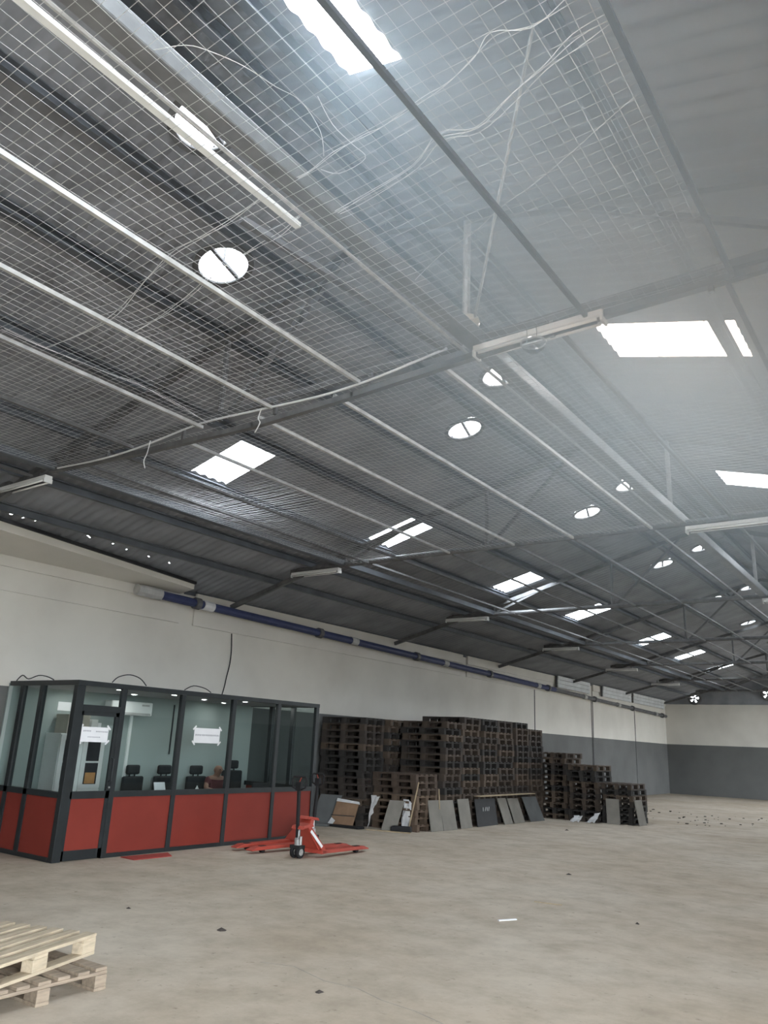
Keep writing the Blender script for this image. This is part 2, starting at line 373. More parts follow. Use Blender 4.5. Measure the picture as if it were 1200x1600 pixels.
# ================================================================== TRUSSES
def make_truss(k, y):
    t = empty('roof_truss', (0, y, 0))
    tag(t, ['nearest steel roof truss crossing overhead with double bottom chord', 'second steel roof truss from the viewer, a single thin chord'][k] if k < 2 else
        '%s grey steel roof truss counted from the viewer' % ORD[k], 'truss', 'roof trusses')
    xa, xb = -10.35, 2.55
    if k == 0:
        MB().bar((-9.3, 0, CH + 0.08), (xb, 0, CH + 0.08), 0.06, 0.06).build('bottom_chord', M['steel'], t)
        pts = [(-9.2, 4.99), (-7.3, 4.89), (-5.5, 4.84), (-4.2, 4.87), (-3.04, 4.92), (-1.77, 4.965), (0.5, 4.98), (xb, 5.0)]
        mb = MB()
        for (p, q) in zip(pts, pts[1:]): mb.bar((p[0], -0.02, p[1]), (q[0] + 0.02, -0.02, q[1]), 0.06, 0.055)
        mb.build('lower_chord', M['steel'], t)
        for x in (-8.0, -6.6, -5.2, -4.0, -2.2, -1.0):
            zz = 4.9; MB().bar((x, -0.02, zz), (x, -0.02, CH + 0.05), 0.035).build('chord_batten', M['steel'], t)
    else:
        MB().tube([(-10.3, 0, CH), (xb, 0, CH)], 0.05, 8).build('bottom_chord', M['steel'], t)
    for s in (0, 1):
        xe = (XL + 0.1, XR - 0.1)[s]
        MB().bar((xe, 0, roofz(xe) - 0.19), (XRIDGE, 0, ZRIDGE - 0.19), 0.07, 0.09).build('top_chord', M['steel'], t)
    for x in (-9.1, -6.05, -3.0, 0.1, 1.6):
        MB().tube([(x, 0, CH + 0.02), (x, 0, roofz(x) - 0.16)], 0.034, 8).build('post', M['rail'] if x == -3.0 else M['steel'], t)
    for (x0, z0, x1) in ((-9.0, CH + 0.05, -7.5), (-5.95, CH + 0.05, -4.4), (-0.1, CH + 0.05, -2.2), (-6.15, CH + 0.05, -7.35)):
        MB().bar((x0, 0, z0), (x1, 0, roofz(x1) - 0.18), 0.05, 0.05).build('diagonal_brace', M['steel'], t)
    for x in (-10.35, 2.55): MB().box(x - 0.12, x + 0.12, -0.03, 0.03, CH - 0.08, roofz(x) - 0.12 if roofz(x) - 0.12 > CH else CH + 0.02).build('gusset_plate', M['steel'], t)
    return t
for k, y in enumerate(TRUSS_Y): make_truss(k, y)

# ---- longitudinal tie beams, conduit and net rails
tag(MB().box(-2.95, -2.80, YF, YB, 4.99, 5.12).build('tie_beam', M['beam'], bevel=0.012), 'thick grey tie beam running the length of the hall near the ridge', 'beam')
tag(MB().box(-9.2, -9.08, YF, YB, 4.98, 5.08).build('tie_beam', M['purlin']), 'dark tie beam running above the office along the left eave', 'beam')
tag(MB().box(0.95, 1.07, YF, YB, 4.98, 5.08).build('tie_beam', M['steel']), 'dark tie beam on the far right of the net', 'beam')
tag(MB().box(-3.095, -3.05, YF, 3.1, 4.96, 4.99).build('conduit', M['pale']), 'bright white conduit strip beside the thick tie beam overhead', 'conduit')
tag(MB().tube([(-3.02, YF, 5.0), (-3.0, 2.0, 5.0), (-3.0, 5.1, 5.0), (-3.0, 11.0, 5.0)], 0.014, 6).build('conduit', M['rail']), 'thin steel conduit clipped along the thick tie beam', 'conduit')
tag(MB().bar((-3.40, 2.9, 5.03), (-3.16, 5.05, 5.03), 0.05, 0.04).build('wind_brace', M['steel']), 'pale flat wind brace meeting the nearest truss beside the tie beam', 'brace')
tag(MB().tube([(-2.94, 5.17, 5.18), (-1.55, 3.45, roofz(-1.55) - 0.1)], 0.012, 6).build('brace_rod', M['rail']), 'thin steel brace rod rising from the truss crossing to the roof', 'brace')
BAY_RAILS = {0: [-9.6, -7.47, -6.26, -5.23, -4.11, -1.9, -0.85, 0.2], 1: [-8.5, -7.8, -6.75, -5.52, -4.5, -3.28, -2.16, -0.9]}
for bay in range(7):
    y0 = YF if bay == 0 else TRUSS_Y[bay - 1]; y1 = TRUSS_Y[bay]
    for i, x in enumerate(BAY_RAILS[min(bay, 1)]):
        lit = x in (-4.11, -5.23, -4.5, -5.52, -3.28)  # these rails get a paler tone as if catching the light
        o = MB().box(x - 0.016, x + 0.016, y0 + 0.06, y1 - 0.05, CH - 0.045, CH - 0.01).build('net_rail', M['railpale'] if lit and bay < 2 else M['rail'] if bay < 2 and -7 < x < -3 else M['purlin'] if x > -3 and bay == 0 else M['steel'])  # right-hand rails of the first bay coloured dark, as if against the glow
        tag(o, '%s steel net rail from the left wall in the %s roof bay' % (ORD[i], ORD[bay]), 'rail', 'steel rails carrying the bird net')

# ---- wire net, one per roof bay
def make_net(bay, y0, y1, x0, x1, cell=0.085, r=0.0015):
    mb = MB()
    def strand(pts):
        i0 = len(mb.v)
        for p in pts:
            d = (0, 1) if abs(pts[-1][0] - pts[0][0]) > abs(pts[-1][1] - pts[0][1]) else (1, 0)
            mb.v.append((p[0] - d[0] * r, p[1] - d[1] * r, p[2] - r * 0.6)); mb.v.append((p[0] + d[0] * r, p[1] + d[1] * r, p[2] - r * 0.6)); mb.v.append((p[0], p[1], p[2] + r))
        for k in range(len(pts) - 1):
            a = i0 + k * 3
            for j in range(3): mb.f.append((a + j, a + (j + 1) % 3, a + 3 + (j + 1) % 3, a + 3 + j))
    rails = sorted([x0] + [x for x in BAY_RAILS[min(bay, 1)] if x0 < x < x1] + [x1])
    def zz(x, y):
        for p, q in zip(rails, rails[1:]):
            if p <= x <= q + 1e-6:
                t = (x - p) / (q - p); break
        else: t = 0
        e = (y - y0) / (y1 - y0)
        return CH - 0.005 - 0.05 * math.sin(math.pi * t) * (0.6 + 0.4 * math.sin(1.7 * y + x)) * min(1, 8 * min(e, 1 - e) + 0.2) + 0.006 * math.sin(5.1 * x + 3.3 * y)
    nx = int((x1 - x0) / cell); ny = int((y1 - y0) / cell); sy = 14; sx = 30
    for i in range(nx + 1):
        x = x0 + i * cell; ph = random.uniform(0, 6.28); jx = random.gauss(0, 0.006)
        strand([(x + jx + 0.007 * math.sin(ph + 2.1 * k), y0 + (y1 - y0) * k / sy, zz(x, y0 + (y1 - y0) * k / sy)) for k in range(sy + 1)])
    for j in range(ny + 1):
        y = y0 + j * cell; ph = random.uniform(0, 6.28); jy = random.gauss(0, 0.006)
        strand([(x0 + (x1 - x0) * k / sx, y + jy + 0.008 * math.sin(ph + 1.3 * k), zz(x0 + (x1 - x0) * k / sx, y)) for k in range(sx + 1)])
    o = mb.build('bird_net', M['net']); tag(o, 'wire bird net stretched under the roof in the %s bay from the viewer' % ORD[bay], 'net', 'bird nets', 'stuff')
for bay in range(2):
    make_net(bay, -2.0 if bay == 0 else TRUSS_Y[bay - 1] + 0.05, TRUSS_Y[bay] - 0.05, -9.08, (-0.86, 1.0)[bay])

# ---- loose wires lying on the net
WIRES = [
    ('loose pale wire bundle crossing the net nearest overhead', [(-2.94, 2.78), (-2.71, 2.77), (-2.49, 2.74), (-2.29, 2.72), (-2.11, 2.73), (-1.84, 2.69), (-1.67, 2.66), (-1.48, 2.6), (-1.35, 2.54), (-1.19, 2.62), (-0.99, 2.58)], 2),
    ('loose pale wire bundle crossing the net behind the first bundle', [(-2.94, 3.16), (-2.6, 3.13), (-2.17, 3.07), (-1.93, 2.96), (-1.71, 3.01), (-1.44, 2.93), (-1.22, 2.84), (-1.04, 2.79), (-0.84, 2.76)], 3),
    ('loose wire bundle passing under the nearest round roof vent', [(-3.04, 3.06), (-3.23, 3.11), (-3.49, 3.14), (-3.72, 3.17), (-4.02, 3.21), (-4.42, 3.31), (-4.92, 3.4), (-5.42, 3.46)], 2),
    ('long loose wire sagging left from the white conduit strip', [(-3.15, 2.79), (-3.44, 2.85), (-3.75, 2.85), (-4.1, 2.89), (-4.52, 2.99), (-5.11, 3.16), (-5.62, 3.21), (-6.18, 3.2)], 2),
    ('single curling wire arching over the net right of the tie beam', [(-2.8, 1.71), (-2.64, 1.78), (-2.56, 1.88), (-2.5, 2.04), (-2.44, 2.21), (-2.41, 2.37), (-2.46, 2.59), (-2.55, 2.73)], 1),
    ('long thin wire running from the tie beam up to the right', [(-2.92, 4.14), (-2.47, 3.91), (-2.16, 3.81), (-1.91, 3.7), (-1.65, 3.6), (-1.4, 3.5), (-1.05, 3.34), (-0.87, 3.26)], 1),
    ('looped wire end curling on the net right of the beam', [(-2.65, 2.82), (-2.56, 2.89), (-2.36, 2.88), (-2.36, 2.76), (-2.37, 2.59), (-2.31, 2.39)], 1),
    ('pale wire following the net edge to the nearest truss', [(-6.17, 2.78), (-6.17, 3.14), (-6.14, 3.43), (-6.11, 3.89), (-6.07, 4.08), (-6.09, 4.57), (-6.18, 5.09)], 2),
]
def smooth_path(p, n=4):
    out = []
    for i in range(len(p) - 1):
        a, b, c, d = p[max(i - 1, 0)], p[i], p[i + 1], p[min(i + 2, len(p) - 1)]
        for k in range(n):
            t = k / n; out.append(tuple(0.5 * (2 * b[j] + (c[j] - a[j]) * t + (2 * a[j] - 5 * b[j] + 4 * c[j] - d[j]) * t * t + (3 * b[j] - a[j] - 3 * c[j] + d[j]) * t ** 3) for j in range(len(b))))
    return out + [p[-1]]
for lab, p, n in WIRES:
    t = empty('loose_wire', (p[0][0], p[0][1], CH))
    for q in range(n):
        pts = smooth_path([(x - p[0][0] + random.gauss(0, 0.010 * (n > 1)), y - p[0][1] + random.gauss(0, 0.011 * (n > 1)) + 0.02 * q, 0.012 + random.uniform(-0.01, 0.015)) for x, y in p])
        MB().tube(pts, 0.0024, 4).build('strand', M['wire'], t)
    tag(t, lab, 'wire')
# white cable drooping along the nearest truss
tag(MB().tube(smooth_path([(-9.0, 5.11, 4.98), (-8.0, 5.11, 4.93), (-7.2, 5.11, 4.95), (-6.3, 5.11, 5.02), (-5.4, 5.11, 4.98), (-4.6, 5.11, 4.94), (-4.0, 5.11, 4.955), (-3.4, 5.11, 5.02), (-3.15, 5.11, 5.05)]), 0.011, 6).build('truss_cable', M['wire']), 'white cable drooping along the nearest truss', 'cable')
for lab, pts in (('short frayed wire hanging below the nearest truss at mid span', [(-5.3, 5.05, 4.95), (-5.33, 5.05, 4.85), (-5.28, 5.03, 4.78), (-5.36, 5.05, 4.70)]),
                 ('short frayed wire hanging below the nearest truss above the skylight', [(-7.05, 5.05, 4.95), (-7.08, 5.05, 4.8), (-7.12, 5.05, 4.72), (-7.08, 5.05, 4.62)])):
    tag(MB().tube(smooth_path(pts), 0.006, 5).build('hanging_wire', M['wire']), lab, 'wire')

# ---- round roof vents
def make_vent():
    t = empty('turbine_vent')
    n = 28; c = MB()
    # collar follows the roof slope (left slope)
    prof = [(VR - 0.015, 0.0), (VR + 0.045, 0.0), (VR + 0.045, -0.02), (VR - 0.015, -0.02), (VR - 0.015, 0.0)]
    c.lathe(prof, n=n); 
    for i, v in enumerate(c.v): c.v[i] = (v[0], v[1], v[2] + SLOPE * v[0] - 0.015)
    c.build('collar', M['steel'], t, smooth=False)
    th = MB().lathe([(VR, -0.02), (VR, 0.20)], n=n)
    for i, v in enumerate(th.v): th.v[i] = (v[0], v[1], v[2] + (SLOPE * v[0] if v[2] < 0.1 else 0.05))
    th.build('throat', M['foil'], t, smooth=True)
    for k in range(14):
        a = 2 * math.pi * k / 14; fin = MB()
        pts = []
        for s in range(5):
            ph = s / 4; rr = VR + 0.09 * math.sin(math.pi * (0.25 + 0.7 * ph)); z = 0.25 + 0.26 * ph; rr = max(rr * (1 - 0.75 * max(0, ph - 0.5) * 2 * 0.8), 0.08)
            pts.append((rr, z, a + 0.25 * ph))
        for p, q in zip(pts, pts[1:]):
            fin.quad((p[0] * math.cos(p[2]), p[0] * math.sin(p[2]), p[1]), (p[0] * math.cos(p[2] + 0.2), p[0] * math.sin(p[2] + 0.2), p[1]),
                     (q[0] * math.cos(q[2] + 0.2), q[0] * math.sin(q[2] + 0.2), q[1]), (q[0] * math.cos(q[2]), q[0] * math.sin(q[2]), q[1]))
        fin.build('vane', M['foil'], t)
    MB().lathe([(0.0, 0.53), (0.09, 0.52), (0.10, 0.50)], n=14).build('cap', M['foil'], t)
    MB().bar((0.10, -VR - 0.03, 0.0), (-0.08, VR + 0.03, 0.0), 0.035, 0.03).build('strut', M['steel'], t)
    MB().tube([(0, 0, -0.02), (0, 0, 0.52)], 0.012, 6).build('shaft', M['steel'], t)
    return t
v0 = make_vent()
for i, (x, y) in enumerate(VENTS):
    o = v0 if i == 0 else link_copy(v0)
    o.location = (x, y, roofz(x)); o.rotation_euler = (0, 0, 0)
    row = i // 7
    tag(o, 'round turbine roof vent, %s from the viewer in the %s row' % (ORD[i % 7], ('lower', 'ridge')[row]), 'roof vent', 'round roof vents')

# ---- gable exhaust fans
for i, (x, z, r) in enumerate(FANS):
    t = empty('exhaust_fan', (x, YB - 0.05, z))
    MB().lathe([(r - 0.02, -0.06), (r + 0.09, -0.06), (r + 0.09, 0.10), (r - 0.02, 0.10), (r - 0.02, -0.06)], n=20, axis='Y').build('fan_ring', M['steel'], t)
    for k in range(5):
        a = 2 * math.pi * k / 5 + 0.3; c0, s0 = math.cos(a), math.sin(a); c1, s1 = math.cos(a + 0.8), math.sin(a + 0.8)
        MB().quad((0.04 * c0, 0.0, 0.04 * s0), (r * c0, -0.03, r * s0), (r * c1, 0.04, r * s1), (0.04 * c1, 0.02, 0.04 * s1)).build('fan_blade', M['steel'], t)
    MB().lathe([(0.0, -0.06), (0.06, -0.05), (0.06, 0.05)], n=12, axis='Y').build('hub', M['steel'], t)
    tag(t, ('round exhaust fan with daylight behind it, above the far left corner', 'round exhaust fan with daylight behind it, at the right picture edge')[i], 'fan', 'exhaust fans in the far gable')

# ---- fluorescent battens on the trusses
def make_batten(length):
    t = empty('fluorescent_batten'); h = length / 2
    MB().box(-h, h, -0.055, 0.055, 0.02, 0.075).build('housing', M['pale'], t, bevel=0.008)
    for s in (-1, 1):
        MB().tube([(-h + 0.05, s * 0.045, 0.0), (h - 0.05, s * 0.045, 0.0)], 0.014, 8).build('tube', M['tube'], t, smooth=True)
        MB().box(s * h - 0.02 if s > 0 else -h, h if s > 0 else -h + 0.02, -0.06, 0.06, -0.025, 0.03).build('end_cap', M['pale'], t)
    MB().box(-h + 0.06, h - 0.06, -0.008, 0.008, -0.01, 0.021).build('gear_slot', M['dark'], t)
    return t
BATT = [(-2.33, 0, 4.92, 1.12, 'white double fluorescent batten on the nearest truss beside the glare', 0.1),
        (-9.85, 0, 4.86, 1.22, 'unlit fluorescent batten at the left end of the nearest truss', 0.0),
        (-9.80, 1, 4.87, 1.20, 'unlit fluorescent batten at the left end of the second truss', 0.0),
        (-2.1, 1, 4.86, 1.4, 'white fluorescent batten on the second truss at the right edge', 0.0),
        (-9.86, 2, 4.87, 1.22, 'unlit fluorescent batten at the left end of the third truss', 0.0),
        (-2.3, 2, 4.87, 1.22, 'white fluorescent batten on the third truss at the right edge', 0.0),
        (-9.9, 3, 4.85, 1.2, 'unlit fluorescent batten at the left end of the fourth truss', 0.0),
        (-10.05, 4, 4.80, 1.2, 'unlit fluorescent batten at the left end of the fifth truss', 0.0),
        (-10.2, 5, 4.78, 1.2, 'unlit fluorescent batten at the left end of the sixth truss', 0.0)]
for (x, k, z, ln, lab, dy) in BATT:
    t = make_batten(ln); t.location = (x, TRUSS_Y[k] - 0.02, z)
    MB().box(-ln * 0.3, -ln * 0.3 + 0.02, -0.01, 0.01, 0.07, CH - z + 0.01).build('hanger', M['steel'], t)
    MB().box(ln * 0.3, ln * 0.3 + 0.02, -0.01, 0.01, 0.07, CH - z + 0.01).build('hanger', M['steel'], t)
    tag(t, lab, 'light fixture', 'fluorescent battens on the trusses')

# ---- two round lamps at the truss crossing
t = empty('dome_lamp', (-2.93, 5.10, 5.13))
MB().lathe([(0.0, 0.16), (0.05, 0.158), (0.085, 0.13), (0.095, 0.09), (0.085, 0.05), (0.05, 0.01), (0.035, 0.0)], n=20).build('globe', M['dome'], t, smooth=True)
MB().lathe([(0.037, 0.01), (0.045, 0.01), (0.045, -0.05), (0.0, -0.05)], n=16).build('lamp_base', M['greypipe'], t)
tag(t, 'beige round lamp globe standing on the truss crossing', 'lamp')
t = empty('dome_lamp', (-2.32, 5.06, 4.83))
MB().lathe([(0.0, -0.075), (0.045, -0.068), (0.085, -0.035), (0.098, 0.0), (0.09, 0.012)], n=20).build('shade', glass_mat('clear_shade', (0.75, 0.78, 0.8)), t, smooth=True)
MB().lathe([(0.092, 0.0), (0.104, 0.0), (0.104, 0.014), (0.092, 0.014), (0.092, 0.0)], n=20).build('rim', M['chrome'], t)
MB().box(-0.1, 0.1, -0.008, 0.008, 0.004, 0.02).build('bridge', M['chrome'], t)
for s in (-0.06, 0.02): MB().tube([(s, 0, 0.015), (s * 1.05, 0.02, 0.10), (s, 0.0, 0.19)], 0.0028, 5).build('wire_hook', M['dark'], t)
tag(t, 'clear round lamp shade hung by wire under the white batten', 'lamp')

# ================================================================== LEFT WALL SERVICES
t = empty('eave_pipe', (XL + 0.20, 8.8, 4.30))
def pipe_seg(y0, y1, r, m, nm, smooth=True):
    f = lambda y: -0.55 * (y - 8.8) / 31.0
    MB().tube([(0, y0 - 8.8, f(y0)), (0, y1 - 8.8, f(y1))], r, 12).build(nm, m, t, smooth=False)
pipe_seg(8.75, 9.30, 0.105, M['greypipe'], 'pipe_end')
pipe_seg(9.30, 10.35, 0.085, M['blue'], 'pipe_run'); pipe_seg(10.35, 10.62, 0.1, M['plastic'], 'pipe_joint')
pipe_seg(10.62, 27.6, 0.085, M['blue'], 'pipe_run'); pipe_seg(27.6, 41.4, 0.075, M['darkpipe'], 'pipe_run')
for y in (10.2, 14.0, 18.2, 22.5, 27.0, 31.6, 36.3, 40.8):
    pipe_seg(y - 0.06, y + 0.06, 0.118, M['darkpipe'], 'pipe_clamp')
for y in (15.2, 19.6, 26.0, 30.4, 34.3, 39.6): pipe_seg(y, y + 0.25, 0.098, M['greypipe'], 'pipe_joint')
tag(t, 'blue pipe clamped along the top of the left wall', 'pipe')
for a, b, lab in ((27.9, 31.1, 'pale fascia panel under the eave, nearest of three'), (32.6, 36.2, 'pale fascia panel under the eave, middle of three'), (36.5, 41.2, 'pale fascia panel under the eave, farthest of three by the corner')):
    t = empty('fascia_panel', (XL + 0.17, (a + b) / 2, 4.08))
    h = (b - a) / 2
    for k in range(3): MB().box(-0.015 + 0.01 * k, 0.03 + 0.01 * k, -h, h, 0.0 + 0.145 * k, 0.135 + 0.145 * k).build('slat', M['fascia'], t)
    for s in (-h, h - 0.08): MB().box(-0.06, 0.0, s, s + 0.08, 0.0, 0.42).build('bracket', M['darkpipe'], t)
    tag(t, lab, 'panel', 'pale fascia panels at the eave')
tag(MB().tube(smooth_path([(XL + 0.05, 11.35, 3.84), (XL + 0.06, 11.38, 3.5), (XL + 0.06, 11.37, 3.2), (XL + 0.08, 11.3, 2.95), (XL + 0.25, 11.1, 2.7), (XL + 0.4, 10.9, 2.47)]), 0.012, 6).build('wall_cable', M['black']), 'black cable dropping down the white wall to the office roof', 'cable')
tag(MB().tube([(XL + 0.05, 31.75, 3.95), (XL + 0.05, 31.7, 1.0)], 0.018, 8).build('wall_conduit', M['darkpipe']), 'thin vertical conduit on the left wall behind the pallets', 'conduit')

# ================================================================== OFFICE CABIN
OX, OY0, OY1, OH = -10.3, 6.74, 12.17, 2.46
BK = XL + 0.05
of = empty('office_cabin', (OX, OY0, 0)); tag(of, 'dark framed glass office cabin with red lower panels by the left wall', 'office')
def ob(x0, x1, y0, y1, z0, z1, nm, m, par=None, bev=0.0):
    return MB().box(x0 - OX, x1 - OX, y0 - OY0, y1 - OY0, z0, z1).build(nm, m, par or of, bevel=bev)
MY = [OY0, 7.56, 8.72, 9.87, 11.02, OY1]
PWID = 0.085
for i, y in enumerate(MY):
    wd = 0.13 if i == 0 else PWID
    y0 = y if i == 0 else y - wd / 2 if i < 5 else y - wd
    ob(OX - 0.10 if i == 0 else OX - 0.07, OX, y0, y0 + wd, 0, OH - 0.07, 'post', M['dark'], bev=0.004)
ob(OX - 0.09, OX + 0.005, OY0, OY1, OH - 0.07, OH, 'top_rail', M['dark'])
MID0, MID1 = 0.83, 0.91
for i in range(1, 5):
    a, b = MY[i] + PWID / 2, MY[i + 1] - (PWID / 2 if i < 4 else PWID)
    ob(OX - 0.065, OX - 0.003, a, b, MID0, MID1, 'middle_rail', M['dark']); ob(OX - 0.065, OX - 0.003, a, b, 0.0, 0.06, 'bottom_rail', M['dark'])
    ob(OX - 0.045, OX - 0.02, a, b, 0.06, MID0, 'red_panel', M['red']); ob(OX - 0.038, OX - 0.030, a, b, MID1, OH - 0.07, 'glass_pane', M['glass'])
# door bay with transom
a, b = OY0 + 0.13, MY[1] - PWID / 2
ob(OX - 0.07, OX, a, b, 2.03, 2.12, 'door_head', M['dark']); ob(OX - 0.038, OX - 0.030, a, b, 2.12, OH - 0.07, 'glass_pane', M['glass'])
dr = ob(OX - 0.05, OX - 0.01, a, a + 0.035, 0.01, 2.03, 'door', M['dark'])
for (q0, q1, z0, z1) in ((b - 0.06, b, 0.01, 2.03), (a, b, 0.01, 0.14), (a, b, 0.82, 0.92), (a, b, 1.97, 2.03)):
    ob(OX - 0.05, OX - 0.01, q0, q1, z0, z1, 'door_stile', M['dark'], dr)
ob(OX - 0.04, OX - 0.02, a + 0.03, b - 0.05, 0.14, 0.82, 'red_panel', M['red'], dr); ob(OX - 0.035, OX - 0.027, a + 0.03, b - 0.05, 0.92, 1.97, 'door_glass', M['glass'], dr)
MB().tube([(0.0, b - 0.04 - OY0, 1.05), (0.05, b - 0.04 - OY0, 1.07), (0.05, b - 0.04 - OY0, 1.36), (0.0, b - 0.04 - OY0, 1.38)], 0.012, 8).build('door_handle', M['dark'], dr)
MB().lathe([(0.0, 0.02), (0.014, 0.018), (0.014, 0.0)], c=(0.0, b - 0.03 - OY0, 0.97), n=10, axis='X').build('door_lock', M['chrome'], dr)
# side wall facing the viewer (y = OY0) and far side (y = OY1)
for yy, nm, sgn in ((OY0, 'near', 1), (OY1, 'far', -1)):
    ya, yb = (yy, yy + 0.07) if sgn > 0 else (yy - 0.07, yy)
    SX = [BK, -11.78, -11.24, OX - 0.10] if sgn > 0 else [BK, -11.55, -10.95, OX - 0.07]
    ob(BK, OX - 0.09, ya, yb, OH - 0.07, OH, 'top_rail', M['dark']); ob(BK, OX - 0.10, ya, yb, MID0, MID1, 'middle_rail', M['dark']); ob(BK, OX - 0.10, ya, yb, 0, 0.06, 'bottom_rail', M['dark'])
    for k in range(3):
        if k: ob(SX[k] - 0.045, SX[k] + 0.045, ya, yb, 0.06, OH - 0.07, 'post', M['dark'])
        ob(SX[k] + 0.045, SX[k + 1] - (0.045 if k < 2 else 0), ya + 0.02, yb - 0.02, 0.06, MID0, 'red_panel', M['red'])
        ob(SX[k] + 0.045, SX[k + 1] - (0.045 if k < 2 else 0), ya + 0.03, yb - 0.03, MID1, OH - 0.07, 'glass_pane', M['glass'])
ob(BK - 0.03, BK, OY0, OY1, 0, OH - 0.03, 'back_panel', M['inner'])
ob(BK, OX - 0.09, OY0 + 0.07, OY1 - 0.07, OH - 0.06, OH - 0.02, 'ceiling_panel', M['oceil'])
# downlights
for i, (x, y) in enumerate([(-11.75, 7.70), (-10.72, 7.75), (-11.6, 8.70), (-10.70, 8.83), (-11.2, 9.95), (-10.70, 10.5), (-11.15, 12.0 - 0.1), (-11.7, 10.9)]):
    t = empty('downlight', (x, y, OH - 0.06))
    MB().lathe([(0.0, -0.004), (0.045, -0.004)], n=16).build('lens', M['downlight'], t)
    MB().lathe([(0.045, 0.0), (0.045, -0.008), (0.062, -0.006), (0.062, 0.0)], n=16).build('rim', M['white'], t)
    tag(t, ['glowing ceiling downlight above the white cabinet', 'glowing downlight just inside the office door', 'glowing downlight beside the wall air conditioner', 'glowing downlight behind the second front pane', 'glowing downlight above the seated person', 'glowing downlight behind the fourth front pane', 'glowing downlight at the far end of the office', 'glowing downlight near the office back wall'][i], 'downlight', 'office ceiling downlights')
# cables on the cabin roof
for lab, pts in (('black cable loop rising above the second front pane of the office', [(OX + 0.0, 7.30, OH + 0.01), (OX, 7.40, OH + 0.10), (OX, 7.60, OH + 0.15), (OX, 7.80, OH + 0.11), (OX, 7.93, OH + 0.01)]),
                 ('black cable loop rising above the third front pane of the office', [(OX - 0.02, 8.72, OH + 0.01), (OX - 0.02, 8.9, OH + 0.09), (OX - 0.02, 9.15, OH + 0.07), (OX - 0.02, 9.3, OH + 0.01)]),
                 ('tangle of black cable on the office roof at the picture edge', [(-11.0, 6.77, OH + 0.01), (-11.2, 6.77, OH + 0.06), (-11.45, 6.78, OH + 0.08), (-11.7, 6.77, OH + 0.03), (-11.9, 6.78, OH + 0.09), (-12.05, 6.78, OH + 0.01)])):
    tag(MB().tube(smooth_path(pts), 0.008, 6).build('roof_cable', M['black']), lab, 'cable')
# taped notices
def notice(y0, y1, z0, z1, lab, rows):
    t = empty('paper_notice', (OX - 0.024, (y0 + y1) / 2, (z0 + z1) / 2)); hy, hz = (y1 - y0) / 2, (z1 - z0) / 2
    MB().box(0.0, 0.003, -hy, hy, -hz, hz).build('sheet', M['paper'], t)
    corners = [(-hy, hz), (hy, hz), (-hy, -hz), (hy, -hz)]
    for (cy_, cz) in corners:
        MB().bar((0.004, cy_ - 0.03, cz - 0.03 * (1 if cy_ * cz > 0 else -1) * -1 * -1 * (-1)), (0.004, cy_ + 0.03, cz + 0.03 * (1 if cy_ * cz > 0 else -1) * (-1)), 0.025, 0.003, up=(1, 0, 0)).build('tape', M['paper'], t)
    ink = MB()
    for (ya, yb, zc, h) in rows:
        y = ya
        while y < yb:
            wd = random.uniform(0.010, 0.02); ink.box(0.003, 0.0036, y * hy, y * hy + wd * 0.8, zc * hz - h / 2 * random.uniform(0.6, 1), zc * hz + h / 2); y += (wd + 0.007) / hy
    o = ink.build('print', M['ink'], t); o['kind'] = 'stuff'
    tag(t, lab, 'notice', 'paper notices taped to the office glass')
notice(6.90, 7.37, 1.60, 1.81, 'white paper notice taped to the office door glass', [(-0.8, -0.3, 0.45, 0.022), (0.1, 0.95, 0.4, 0.022), (-0.45, 0.45, -0.35, 0.016)])
notice(9.03, 9.60, 1.64, 1.88, 'white paper notice taped to the third front pane of the office', [(-0.9, 0.93, 0.05, 0.03)])

# ---- office contents
t = empty('cabinet', (BK + 0.24, 7.90, 0))
MB().box(-0.22, 0.20, -0.42, 0.42, 0.0, 1.70).build('body', M['white'], t, bevel=0.006)
for s in (-1, 1):
    dm = MB().box(0.20, 0.222, -0.41 if s < 0 else 0.005, -0.005 if s < 0 else 0.41, 0.86, 1.68).build('glass_door', M['white'], t)
    c = -0.21 if s < 0 else 0.21
    MB().box(0.221, 0.226, c - 0.12, c + 0.12, 1.28, 1.60).build('pane', M['darkglass'], dm); MB().box(0.221, 0.226, c - 0.12, c + 0.12, 0.92, 1.25).build('pane', M['darkglass'], dm)
    MB().box(0.226, 0.229, c - 0.10, c + 0.09, 0.93, 1.10).build('goods_in_view', M['amber'], dm)
    lw = MB().box(0.20, 0.222, -0.41 if s < 0 else 0.005, -0.005 if s < 0 else 0.41, 0.05, 0.60).build('lower_door', M['white'], t)
    MB().box(0.222, 0.24, s * 0.04 - 0.008, s * 0.04 + 0.008, 0.40, 0.52).build('handle', M['chrome'], lw)
    dw = MB().box(0.20, 0.222, -0.41 if s < 0 else 0.005, -0.005 if s < 0 else 0.41, 0.62, 0.84).build('drawer', M['white'], t)
    MB().box(0.222, 0.24, c - 0.06, c + 0.06, 0.72, 0.735).build('handle', M['dark'], dw)
tag(t, 'tall white cabinet with dark glass doors inside the office', 'cabinet')
t = empty('storage_box', (BK + 0.24, 7.80, 1.70)); MB().box(-0.18, 0.16, -0.20, 0.20, 0, 0.26).build('carton', M['beige'], t); MB().box(-0.185, 0.165, -0.205, 0.205, 0.26, 0.30).build('lid', M['beige'], t)
tag(t, 'beige storage box on top of the white cabinet', 'box')
t = empty('paper_roll_stack', (BK + 0.24, 8.16, 1.70)); MB().box(-0.12, 0.12, -0.09, 0.03, 0, 0.24).build('binder', M['white'], t); MB().box(-0.12, 0.12, 0.035, 0.10, 0, 0.19).build('binder', M['paper'], t)
tag(t, 'white binders standing on the white cabinet', 'binders')
t = empty('air_conditioner', (BK + 0.12, 8.96, 2.05))
